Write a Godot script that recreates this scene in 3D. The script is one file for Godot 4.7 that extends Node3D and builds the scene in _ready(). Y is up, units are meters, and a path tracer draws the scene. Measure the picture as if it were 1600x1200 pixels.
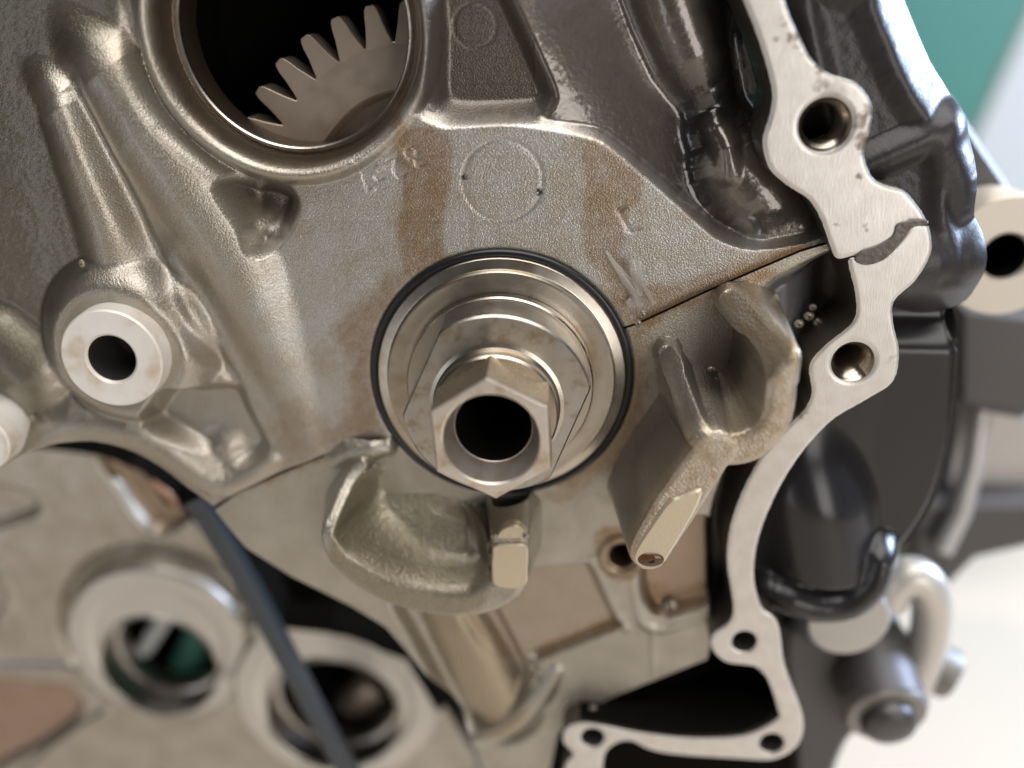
extends Node3D
# Close-up of an opened engine casing. Everything is laid out in millimetres on the
# casing's face plane (x right, y up, z out of the casing) and written out in metres.

const MM := 0.001
const EYE := Vector3(10.2809147, 66.33672204, 168.09146945)
const PITCH := 22.29260875
const YAW := 2.77737103
const LENS := 1448.5
const CX := 0.0      # crankshaft axis
const CY := -1.4
const CREST := 0.0

var mat := {}
var noise := FastNoiseLite.new()
var noise2 := FastNoiseLite.new()
var v_right: Vector3
var v_up: Vector3
var v_fwd: Vector3
var used := {}
var side_tint := Color.WHITE   # oily as-cast sides of machined pieces; painted shade on the gearbox sides

# ------------------------------------------------------------------ camera and light
func set_stage():
	var cam := Camera3D.new()
	cam.name = "camera"
	var look := Basis(Vector3.UP, deg_to_rad(YAW)) * Basis(Vector3.RIGHT, deg_to_rad(-PITCH))
	cam.transform = Transform3D(look, EYE * MM)
	v_right = look.x; v_up = look.y; v_fwd = -look.z
	cam.fov = 45.0
	cam.near = 0.01
	cam.far = 20.0
	var lens := CameraAttributesPhysical.new()
	lens.frustum_focal_length = 12.0 / tan(deg_to_rad(22.5))
	lens.frustum_focus_distance = 0.170
	lens.exposure_aperture = 4.0
	lens.frustum_near = 0.01
	lens.frustum_far = 20.0
	cam.attributes = lens
	add_child(cam)
	cam.current = true

	var env := Environment.new()
	env.background_mode = Environment.BG_COLOR
	env.background_color = Color(0.125, 0.124, 0.123)
	env.background_energy_multiplier = 1.0
	env.tonemap_mode = Environment.TONE_MAPPER_LINEAR
	env.tonemap_exposure = 1.32
	env.sdfgi_enabled = true
	env.ssao_enabled = true
	env.ssil_enabled = true
	var we := WorldEnvironment.new()
	we.name = "environment"
	we.environment = env
	add_child(we)

	area("ceiling_light", Vector3(0.16, 0.88, 0.20), Vector3(0, 0, 0), Vector2(1.1, 0.75), Color(1.0, 0.985, 0.965), 0.86)
	area("doorway_light", Vector3(0.55, 0.10, 0.85), Vector3(0, 0, 0), Vector2(0.5, 0.6), Color(1.0, 0.98, 0.96), 0.28)
	area("window_light", Vector3(0.80, 0.30, -0.25), Vector3(0.05, 0, 0), Vector2(0.24, 0.36), Color(0.80, 0.88, 1.0), 1.15)
	area("added_streak_light", Vector3(-0.55, -0.12, 0.62), Vector3(0.04, -0.04, 0), Vector2(0.16, 0.6), Color(0.95, 0.97, 1.0), 0.045)  # added unseen strip light, makes a streak on the black cover
	area("floor_fill_light", Vector3(0.30, 0.55, -0.9), Vector3(0.25, -0.35, -0.7), Vector2(0.5, 0.5), Color(1.0, 0.95, 0.88), 0.85)  # unseen fill light aimed at the floor behind

func area(called: String, from: Vector3, to: Vector3, size: Vector2, tint: Color, energy: float):
	var l := AreaLight3D.new()
	l.name = called
	l.area_size = size
	l.light_color = tint
	l.light_energy = energy
	l.shadow_enabled = true
	l.light_size = 0.2
	add_child(l)
	l.look_at_from_position(from, to, Vector3.UP if absf((to - from).normalized().y) < 0.98 else Vector3.FORWARD)

# a point traced at (px, py) lies on the casing plane of height z (mm)
func at(px: float, py: float, z := 0.0) -> Vector2:
	var d := v_fwd + v_right * ((px - 800.0) / LENS) - v_up * ((py - 600.0) / LENS)
	var p := EYE + d * ((z - EYE.z) / d.z)
	return Vector2(p.x, p.y)

func at3(px: float, py: float, z := 0.0) -> Vector3:
	var p := at(px, py, z)
	return Vector3(p.x, p.y, z)

# flat list of px, py pairs -> points on plane z
func trace(a: Array, z := 0.0) -> PackedVector2Array:
	var out := PackedVector2Array()
	for i in range(0, a.size(), 2):
		out.append(at(a[i], a[i + 1], z))
	return out

func smooth(p: PackedVector2Array, closed := true, sub := 4) -> PackedVector2Array:
	var out := PackedVector2Array()
	var n := p.size()
	for i in (n if closed else n - 1):
		var a := p[(i - 1 + n) % n] if closed or i > 0 else p[i]
		var b := p[i]
		var c := p[(i + 1) % n]
		var d := p[(i + 2) % n] if closed or i < n - 2 else c
		for k in sub:
			out.append(b.cubic_interpolate(c, a, d, float(k) / sub))
	if not closed:
		out.append(p[n - 1])
	return out

# ------------------------------------------------------------------ distance shapes
class Shape:
	var pts: PackedVector2Array
	var box: Rect2
	func _init(p: PackedVector2Array):
		pts = p
		box = Rect2(p[0], Vector2.ZERO)
		for q in p:
			box = box.expand(q)
	# signed distance, negative inside; far away only a lower bound
	func sd(p: Vector2, far := 6.0) -> float:
		var nx := maxf(box.position.x - p.x, p.x - box.end.x)
		var ny := maxf(box.position.y - p.y, p.y - box.end.y)
		var o := maxf(nx, ny)
		if o > far:
			return o
		var n := pts.size()
		var best := 1e18
		var inside := false
		var a := pts[n - 1]
		for i in n:
			var b := pts[i]
			var ab := b - a
			var ap := p - a
			var t := clampf(ap.dot(ab) / maxf(ab.length_squared(), 1e-9), 0.0, 1.0)
			best = minf(best, (ap - ab * t).length_squared())
			if (a.y > p.y) != (b.y > p.y) and p.x < a.x + ab.x * (p.y - a.y) / ab.y:
				inside = not inside
			a = b
		return -sqrt(best) if inside else sqrt(best)

# open line with a height and a half width at each point
class Ridge:
	var pts := PackedVector2Array()
	var zs := PackedFloat32Array()
	var ws := PackedFloat32Array()
	var box: Rect2
	func add(p: Vector2, z: float, w: float):
		if pts.is_empty():
			box = Rect2(p, Vector2.ZERO)
		pts.append(p); zs.append(z); ws.append(w)
		box = box.expand(p)
	# (distance, height, half width) of the nearest spot; distance 1e9 when far
	func near(p: Vector2, far: float) -> Vector3:
		if p.x < box.position.x - far or p.y < box.position.y - far or p.x > box.end.x + far or p.y > box.end.y + far:
			return Vector3(1e9, 0, 1)
		var best := 1e18
		var z := 0.0
		var w := 1.0
		for i in pts.size() - 1:
			var ab := pts[i + 1] - pts[i]
			var ap := p - pts[i]
			var t := clampf(ap.dot(ab) / maxf(ab.length_squared(), 1e-9), 0.0, 1.0)
			var d := (ap - ab * t).length_squared()
			if d < best:
				best = d
				z = lerpf(zs[i], zs[i + 1], t)
				w = lerpf(ws[i], ws[i + 1], t)
		return Vector3(sqrt(best), z, w)

# flat list px, py, z, half width in px
func ridge(a: Array) -> Ridge:
	var r := Ridge.new()
	var n := a.size() / 4
	var p := PackedVector2Array()
	for i in n:
		p.append(at(a[i * 4], a[i * 4 + 1], a[i * 4 + 2]))
	for i in n:
		if i == n - 1:
			r.add(p[i], a[i * 4 + 2], a[i * 4 + 3] / 8.0)
			continue
		var p0 := p[maxi(i - 1, 0)]
		var p3 := p[mini(i + 2, n - 1)]
		for k in 3:
			var t := k / 3.0
			r.add(p[i].cubic_interpolate(p[i + 1], p0, p3, t), lerpf(a[i * 4 + 2], a[i * 4 + 6], t), lerpf(a[i * 4 + 3], a[i * 4 + 7], t) / 8.0)
	return r

func step(a: float, b: float, x: float) -> float:
	var t := clampf((x - a) / (b - a), 0.0, 1.0)
	return t * t * (3.0 - 2.0 * t)

func smax(a: float, b: float, k: float) -> float:
	var h := maxf(k - absf(a - b), 0.0) / k
	return maxf(a, b) + h * h * k * 0.25

func smin(a: float, b: float, k: float) -> float:
	return -smax(-a, -b, k)

# rounded bank: height of a tube-like ridge over what lies round it
func bank(h: float, r: Ridge, p: Vector2, k := 1.5, far := 16.0) -> float:
	var q := r.near(p, far)
	if q.x > 1e8:
		return h
	var u := q.x / q.z
	return smax(h, q.y - u * u * q.z * 0.55, k)

# flat-topped wall with drafted sides and a rounded edge
func wall(h: float, r: Ridge, p: Vector2, draft := 0.14, k := 1.2, far := 9.0) -> float:
	var q := r.near(p, far)
	if q.x > 1e8:
		return h
	var d := q.x - q.z
	var top: float = q.y
	if d > -1.0:
		var e := d + 1.0
		top = q.y - 0.30 * e * e if e < 1.2 else q.y - 0.432 - (e - 1.2) / draft
	return smax(h, top, k)

# ------------------------------------------------------------------ sheets with relief, cut along an outline
func sheet(x0: float, x1: float, y0: float, y1: float, cell: float, mask: Callable, height: Callable, tint: Callable, skirt: float) -> ArrayMesh:
	var nx := int(ceil((x1 - x0) / cell)) + 1
	var ny := int(ceil((y1 - y0) / cell)) + 1
	var m := PackedFloat32Array()
	var h := PackedFloat32Array()
	m.resize(nx * ny)
	h.resize(nx * ny)
	for j in ny:
		for i in nx:
			var p := Vector2(x0 + i * cell, y0 + j * cell)
			var v: float = mask.call(p)
			if absf(v) < 1e-5:
				v = 1e-5
			m[j * nx + i] = v
			if v > -2.5 * cell:
				h[j * nx + i] = height.call(p)
	var pos := PackedVector3Array()
	var nor := PackedVector3Array()
	var col := PackedColorArray()
	var idx := PackedInt32Array()
	var ids := {}
	for j in ny:
		for i in nx:
			var g := j * nx + i
			if m[g] > 0.0:
				ids[g] = pos.size()
				pos.append(Vector3(x0 + i * cell, y0 + j * cell, h[g]))
				var gx := (h[g + 1 if i < nx - 1 else g] - h[g - 1 if i > 0 else g]) / (2.0 * cell)
				var gy := (h[g + nx if j < ny - 1 else g] - h[g - nx if j > 0 else g]) / (2.0 * cell)
				nor.append(Vector3(-gx, -gy, 1.0).normalized())
				col.append(tint.call(Vector2(x0 + i * cell, y0 + j * cell), h[g]))
	var off := [0, 1, nx + 1, nx]
	var rims := []
	for j in ny - 1:
		for i in nx - 1:
			var g := j * nx + i
			var poly := []
			var cuts := []
			for c in 4:
				var a: int = g + off[c]
				var b: int = g + off[(c + 1) % 4]
				if m[a] > 0.0:
					poly.append(ids[a])
				if (m[a] > 0.0) != (m[b] > 0.0):
					var key := -1 - (mini(a, b) * 2 + (0 if absi(a - b) == 1 else 1))
					if not ids.has(key):
						var lo := mini(a, b)
						var hi := maxi(a, b)
						var t := m[lo] / (m[lo] - m[hi])
						var p := Vector2(x0 + (lo % nx) * cell, y0 + (lo / nx) * cell).lerp(Vector2(x0 + (hi % nx) * cell, y0 + (hi / nx) * cell), t)
						var z: float = height.call(p)
						var e := cell * 0.5
						var gx: float = (height.call(p + Vector2(e, 0)) - height.call(p - Vector2(e, 0))) / (2.0 * e)
						var gy: float = (height.call(p + Vector2(0, e)) - height.call(p - Vector2(0, e))) / (2.0 * e)
						ids[key] = pos.size()
						pos.append(Vector3(p.x, p.y, z))
						nor.append(Vector3(-gx, -gy, 1.0).normalized())
						col.append(tint.call(p, z))
					poly.append(ids[key])
					cuts.append([ids[key], m[a] > 0.0])
			for k in range(1, poly.size() - 1):
				idx.append_array([poly[0], poly[k + 1], poly[k]])
			if cuts.size() == 2 and skirt > 0.0:
				rims.append([cuts[0][0], cuts[1][0]] if cuts[0][1] else [cuts[1][0], cuts[0][0]])
	# side walls
	var out := {}
	for r in rims:
		var d: Vector3 = pos[r[1]] - pos[r[0]]
		var n := Vector3(d.y, -d.x, 0).normalized()
		for k in 2:
			out[r[k]] = out.get(r[k], Vector3.ZERO) + n
	var side := {}
	for v in out:
		var n: Vector3 = (out[v] as Vector3).normalized()
		side[v] = pos.size()
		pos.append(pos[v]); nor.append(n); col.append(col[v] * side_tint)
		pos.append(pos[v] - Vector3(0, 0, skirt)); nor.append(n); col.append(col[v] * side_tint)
	for r in rims:
		var a: int = side[r[0]]
		var b: int = side[r[1]]
		idx.append_array([a, b, a + 1, b, b + 1, a + 1])
	return pack(pos, nor, col, idx)

func pack(pos: PackedVector3Array, nor: PackedVector3Array, col: PackedColorArray, idx: PackedInt32Array) -> ArrayMesh:
	for i in pos.size():
		pos[i] *= MM
	var arr := []
	arr.resize(Mesh.ARRAY_MAX)
	arr[Mesh.ARRAY_VERTEX] = pos
	arr[Mesh.ARRAY_NORMAL] = nor
	if col.size():
		arr[Mesh.ARRAY_COLOR] = col
	arr[Mesh.ARRAY_INDEX] = idx
	var am := ArrayMesh.new()
	am.add_surface_from_arrays(Mesh.PRIMITIVE_TRIANGLES, arr)
	return am

# ------------------------------------------------------------------ solids from triangle soup (counter-clockwise seen from outside)
class Soup:
	var v := PackedVector3Array()
	func tri(a: Vector3, b: Vector3, c: Vector3):
		v.append(a); v.append(b); v.append(c)
	func quad(a: Vector3, b: Vector3, c: Vector3, d: Vector3):
		tri(a, b, c); tri(a, c, d)
	# rings of equal size, each counter-clockwise seen from the far end
	func loft(rings: Array, close := true):
		for k in rings.size() - 1:
			var a: PackedVector3Array = rings[k]
			var b: PackedVector3Array = rings[k + 1]
			var n := a.size()
			for i in (n if close else n - 1):
				var j := (i + 1) % n
				quad(a[i], a[j], b[j], b[i])
	func cap(ring: PackedVector3Array, flip := false):
		var c := Vector3.ZERO
		for p in ring:
			c += p
		c /= ring.size()
		for i in ring.size():
			var j := (i + 1) % ring.size()
			if flip:
				tri(ring[j], ring[i], c)
			else:
				tri(ring[i], ring[j], c)
	func mesh(crease := 38.0) -> ArrayMesh:
		var lim := cos(deg_to_rad(crease))
		var at := {}
		var fn := PackedVector3Array()
		for i in range(0, v.size(), 3):
			var n := (v[i + 1] - v[i]).cross(v[i + 2] - v[i])
			fn.append(n)
			for k in 3:
				var key := Vector3i((v[i + k] * 2000.0).round())
				if not at.has(key):
					at[key] = PackedInt32Array()
				at[key].append(i / 3)
		var pos := PackedVector3Array()
		var nor := PackedVector3Array()
		for i in range(0, v.size(), 3):
			var own := fn[i / 3].normalized()
			for k in [0, 2, 1]:
				var s := Vector3.ZERO
				for f in at[Vector3i((v[i + k] * 2000.0).round())]:
					if fn[f].normalized().dot(own) > lim:
						s += fn[f]
				pos.append(v[i + k] * 0.001)
				nor.append(s.normalized() if s.length() > 0.0 else own)
		var arr := []
		arr.resize(Mesh.ARRAY_MAX)
		arr[Mesh.ARRAY_VERTEX] = pos
		arr[Mesh.ARRAY_NORMAL] = nor
		var am := ArrayMesh.new()
		am.add_surface_from_arrays(Mesh.PRIMITIVE_TRIANGLES, arr)
		return am

func circle(c: Vector3, r: float, n := 96, b := Basis()) -> PackedVector3Array:
	var out := PackedVector3Array()
	for i in n:
		var t := TAU * i / n
		out.append(c + b * Vector3(cos(t) * r, sin(t) * r, 0))
	return out

# profile of (radius, height) pairs from the outer foot to the inside, turned about an axis
func lathe(s: Soup, c: Vector3, prof: Array, n := 96, b := Basis()):
	var rings := []
	for p in prof:
		rings.append(circle(c + b * Vector3(0, 0, p[1]), p[0], n, b))
	s.loft(rings)

func flat_ring(p: PackedVector2Array, z: float) -> PackedVector3Array:
	var out := PackedVector3Array()
	for q in p:
		out.append(Vector3(q.x, q.y, z))
	return out

func ccw(p: PackedVector2Array) -> PackedVector2Array:
	var a := 0.0
	for i in p.size():
		a += p[i].cross(p[(i + 1) % p.size()])
	if a < 0.0:
		p.reverse()
	return p

# block with a chamfered front edge
func block(s: Soup, p: PackedVector2Array, z0: float, z1: float, bevel := 0.4, front := true):
	p = ccw(p)
	var inner := PackedVector2Array()
	var n := p.size()
	for i in n:
		var d0 := (p[i] - p[(i - 1 + n) % n]).normalized()
		var d1 := (p[(i + 1) % n] - p[i]).normalized()
		var nn := (Vector2(-d0.y, d0.x) + Vector2(-d1.y, d1.x)).normalized()
		inner.append(p[i] + nn * bevel / maxf(0.5, nn.dot(Vector2(-d1.y, d1.x))))
	s.loft([flat_ring(p, z0), flat_ring(p, z1 - bevel), flat_ring(inner, z1)])
	if front:
		var t := Geometry2D.triangulate_polygon(inner)
		for i in range(0, t.size(), 3):
			var a := inner[t[i]]
			var b := inner[t[i + 1]]
			var c := inner[t[i + 2]]
			if (b - a).cross(c - a) < 0.0:
				var q := b
				b = c
				c = q
			s.tri(Vector3(a.x, a.y, z1), Vector3(b.x, b.y, z1), Vector3(c.x, c.y, z1))

func tube(s: Soup, path: PackedVector3Array, radii: Array, n := 20, caps := true):
	var rings := []
	var x := Vector3.ZERO
	for i in path.size():
		var d := (path[mini(i + 1, path.size() - 1)] - path[maxi(i - 1, 0)]).normalized()
		if x == Vector3.ZERO:
			x = d.cross(Vector3(0.3, 0.2, 0.9)).normalized()
		x = (x - d * x.dot(d)).normalized()
		rings.append(circle(path[i], radii[mini(i, radii.size() - 1)], n, Basis(x, d.cross(x), d)))
	s.loft(rings)
	if caps:
		s.cap(rings[0], true)
		s.cap(rings[-1])

func box(s: Soup, b: Basis, c: Vector3, e: Vector3):
	var p := func(x, y, z): return c + b * Vector3(x * e.x, y * e.y, z * e.z) * 0.5
	for f in [[[-1, -1, 1], [1, -1, 1], [1, 1, 1], [-1, 1, 1]], [[1, -1, -1], [-1, -1, -1], [-1, 1, -1], [1, 1, -1]], [[1, -1, 1], [1, -1, -1], [1, 1, -1], [1, 1, 1]], [[-1, -1, -1], [-1, -1, 1], [-1, 1, 1], [-1, 1, -1]], [[-1, 1, 1], [1, 1, 1], [1, 1, -1], [-1, 1, -1]], [[-1, -1, -1], [1, -1, -1], [1, -1, 1], [-1, -1, 1]]]:
		s.quad(p.call(f[0][0], f[0][1], f[0][2]), p.call(f[1][0], f[1][1], f[1][2]), p.call(f[2][0], f[2][1], f[2][2]), p.call(f[3][0], f[3][1], f[3][2]))

# ------------------------------------------------------------------ naming
func numbered(called: String) -> String:
	if not used.has(called):
		used[called] = 0
		return called
	used[called] += 1
	return "%s_%03d" % [called, used[called]]

func tag(o: Node3D, label: String, category: String, group := "", kind := "") -> Node3D:
	if label: o.set_meta("label", label)
	if category: o.set_meta("category", category)
	if group: o.set_meta("group", group)
	if kind: o.set_meta("kind", kind)
	return o

# a thing: an empty at its base (mm); parts are meshes in casing coordinates under it
func thing(called: String, label: String, category: String, base: Vector3, group := "") -> Node3D:
	var o := Node3D.new()
	o.name = numbered(called)
	o.position = base * MM
	add_child(o)
	return tag(o, label, category, group)

func part(called: String, m: Mesh, material: Material, parent: Node3D, label := "") -> MeshInstance3D:
	var o := MeshInstance3D.new()
	o.name = called
	o.mesh = m
	o.material_override = material
	parent.add_child(o, true)
	if parent != self:
		o.position = -world_of(parent)
	if label: o.set_meta("label", label)
	return o

func world_of(n: Node3D) -> Vector3:
	var p := Vector3.ZERO
	while n != self and n is Node3D:
		p += n.position
		n = n.get_parent()
	return p

func single(called: String, m: Mesh, material: Material, label: String, category: String, group := "") -> Node3D:
	return tag(part(numbered(called), m, material, self), label, category, group)


# ------------------------------------------------------------------ materials
func speckle(freq: float, seed_: int, octaves := 3, kind := FastNoiseLite.TYPE_SIMPLEX_SMOOTH, ramp: Gradient = null) -> NoiseTexture2D:
	var n := FastNoiseLite.new()
	n.noise_type = kind
	n.seed = seed_
	n.frequency = freq
	n.fractal_octaves = octaves
	var t := NoiseTexture2D.new()
	t.width = 512
	t.height = 512
	t.seamless = true
	t.noise = n
	if ramp:
		t.color_ramp = ramp
	return t

func grad(stops: Array) -> Gradient:
	var g := Gradient.new()
	var o := PackedFloat32Array()
	var c := PackedColorArray()
	for s in stops:
		o.append(s[0]); c.append(s[1])
	g.offsets = o
	g.colors = c
	return g

func surface(called: String, tint: Color, metal: float, rough: float, vertex := false) -> StandardMaterial3D:
	var m := StandardMaterial3D.new()
	m.resource_name = called
	m.albedo_color = tint.linear_to_srgb()
	m.metallic = metal
	m.roughness = rough
	m.vertex_color_use_as_albedo = vertex
	m.cull_mode = BaseMaterial3D.CULL_DISABLED
	mat[called] = m
	return m

func relief(m: StandardMaterial3D, t: Texture2D, scale: Vector3, depth_mm: float, rough_tex: Texture2D = null):
	m.uv1_triplanar = true
	m.uv1_scale = scale
	m.heightmap_enabled = true
	m.heightmap_texture = t
	m.heightmap_scale = depth_mm * 0.1
	if rough_tex:
		m.roughness_texture = rough_tex
		m.roughness_texture_channel = BaseMaterial3D.TEXTURE_CHANNEL_RED

func make_materials():
	var grain := speckle(0.05, 3, 3)
	var coarse := speckle(0.012, 9, 4)
	var wear := speckle(0.02, 17, 5, FastNoiseLite.TYPE_SIMPLEX_SMOOTH, grad([[0.0, Color(0.75, 0.75, 0.75)], [0.5, Color(0.9, 0.9, 0.9)], [1.0, Color(1, 1, 1)]]))
	var stain := speckle(0.008, 23, 5, FastNoiseLite.TYPE_SIMPLEX_SMOOTH, grad([[0.0, Color(0.84, 0.78, 0.70)], [0.45, Color(0.97, 0.96, 0.95)], [1.0, Color(1, 1, 1)]]))
	var pits := speckle(0.07, 31, 3, FastNoiseLite.TYPE_SIMPLEX_SMOOTH, grad([[0.0, Color(0.70, 0.67, 0.63)], [0.4, Color(0.93, 0.92, 0.91)], [0.75, Color(1, 1, 1)]]))
	var m := surface("cast", Color(1, 1, 1), 0.82, 0.43, true)
	m.albedo_texture = pits
	relief(m, grain, Vector3.ONE * 84.0, 0.100, wear)
	m.clearcoat_enabled = true; m.clearcoat = 0.42; m.clearcoat_roughness = 0.12
	m = surface("cast_grainy", Color(1, 1, 1), 0.82, 0.43, true)
	m.albedo_texture = pits
	relief(m, grain, Vector3.ONE * 62.0, 0.15, wear)
	m.clearcoat_enabled = true; m.clearcoat = 0.42; m.clearcoat_roughness = 0.15
	m = surface("cast_wet", Color(1, 1, 1), 0.6, 0.33, true)
	relief(m, grain, Vector3.ONE * 40.0, 0.05, wear)
	m.clearcoat_enabled = true; m.clearcoat = 1.0; m.clearcoat_roughness = 0.06
	m = surface("oil_pool", Color(1, 1, 1), 0.3, 0.16, true)
	m.clearcoat_enabled = true; m.clearcoat = 1.0; m.clearcoat_roughness = 0.06
	m = surface("cast_far", Color(1, 1, 1), 0.8, 0.42, true)
	relief(m, coarse, Vector3.ONE * 20.0, 0.06, wear)
	m = surface("machined", Color(0.80, 0.76, 0.71), 0.75, 0.42)
	relief(m, grain, Vector3(9, 70, 30), 0.035, wear)
	m.albedo_texture = stain
	m = surface("machined_flange", Color(1, 1, 1), 0.72, 0.44, true)
	relief(m, grain, Vector3(110, 16, 30), 0.016, wear)
	m = surface("machined_oily", Color(0.66, 0.57, 0.44), 0.65, 0.42)
	relief(m, grain, Vector3(40, 40, 40), 0.03, wear)
	m = surface("boss_face", Color(0.93, 0.905, 0.87), 0.3, 0.5)
	m.uv1_triplanar = true; m.uv1_scale = Vector3.ONE * 22.0; m.albedo_texture = stain
	m = surface("steel", Color(0.56, 0.52, 0.46), 1.0, 0.33)
	relief(m, grain, Vector3.ONE * 18.0, 0.006, wear)
	m.albedo_texture = stain
	m = surface("steel_polished", Color(0.52, 0.47, 0.41), 1.0, 0.24)
	m = surface("steel_worn", Color(0.56, 0.54, 0.51), 1.0, 0.36)
	relief(m, grain, Vector3.ONE * 60.0, 0.010, wear)
	m.albedo_texture = stain
	m = surface("hex_face", Color(0.78, 0.72, 0.66), 0.8, 0.42)
	relief(m, grain, Vector3.ONE * 50.0, 0.016, wear)
	m.albedo_texture = stain
	m = surface("hex_flat_oily", Color(0.50, 0.40, 0.28), 0.9, 0.32)
	relief(m, coarse, Vector3.ONE * 50.0, 0.05, wear)
	m = surface("rubber", Color(0.012, 0.012, 0.014), 0.0, 0.28)
	m = surface("gear_steel", Color(0.62, 0.51, 0.42), 0.75, 0.36)
	relief(m, coarse, Vector3.ONE * 20.0, 0.02, wear)
	m = surface("bore_dark", Color(0.20, 0.19, 0.18), 0.8, 0.30)
	m = surface("cavity", Color(0.010, 0.009, 0.008), 0.0, 0.8)  # near black without gloss: the shade of hollows put in the colour
	m.metallic_specular = 0.0
	m = surface("thread", Color(0.45, 0.40, 0.34), 1.0, 0.22)
	m = surface("black_paint", Color(0.026, 0.023, 0.025), 0.0, 0.38, false)
	relief(m, grain, Vector3.ONE * 60.0, 0.03)
	m = surface("black_cover", Color(0.020, 0.019, 0.021), 0.0, 0.26)
	m = surface("grey_metal", Color(0.50, 0.48, 0.46), 0.7, 0.45)
	m = surface("dull_metal", Color(0.25, 0.235, 0.22), 0.6, 0.45)
	m = surface("cream_metal", Color(0.66, 0.60, 0.52), 0.3, 0.45)
	m = surface("pipe_metal", Color(0.62, 0.58, 0.53), 0.5, 0.38)
	m = surface("dark_bolt", Color(0.09, 0.085, 0.085), 0.7, 0.40)
	m = surface("dark_machine", Color(0.10, 0.095, 0.095), 0.4, 0.5)
	m = surface("rail_steel", Color(0.085, 0.095, 0.11), 0.6, 0.42)
	m = surface("floor_paint", Color(0.64, 0.545, 0.43), 0.0, 0.6)
	m = surface("green_sheet", Color(0.06, 0.20, 0.16), 0.0, 0.6)
	m = surface("pale_panel", Color(0.52, 0.54, 0.54), 0.0, 0.6)
	m = surface("copper", Color(0.45, 0.24, 0.14), 0.7, 0.45)
	m = surface("residue", Color(0.11, 0.092, 0.075), 0.0, 0.3)
	relief(m, coarse, Vector3.ONE * 60.0, 0.12)
	m = surface("brown_oil", Color(0.10, 0.045, 0.018), 0.0, 0.08)
	m = surface("oil_drop", Color(0.30, 0.255, 0.20), 0.30, 0.05)
	m = surface("sealant", Color(0.62, 0.58, 0.54), 0.0, 0.12)
	m.transparency = BaseMaterial3D.TRANSPARENCY_ALPHA
	m.albedo_color.a = 0.30

# ------------------------------------------------------------------ the upper casing half
var seam: PackedVector2Array
var u_outline: Shape
var u_face: Shape
var u_crest: Shape
var u_pocket: Shape
var u_tear: Shape
var u_tri: Shape
var u_ridges := []
var u_lumps := []
var u_marks := []
var u_stains := []
var u_slope: Ridge
var u_shade: Shape
var u_seam: Ridge
var u_groove: Ridge
var u_groove_b: Ridge
const WIN := Vector2(-36.3, 62.3)
const BOSS := Vector2(-73.4, 4.2)
var boss_b := Vector2.ZERO

func grain_at(p: Vector2) -> float:
	return noise.get_noise_2d(p.x, p.y)

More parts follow.
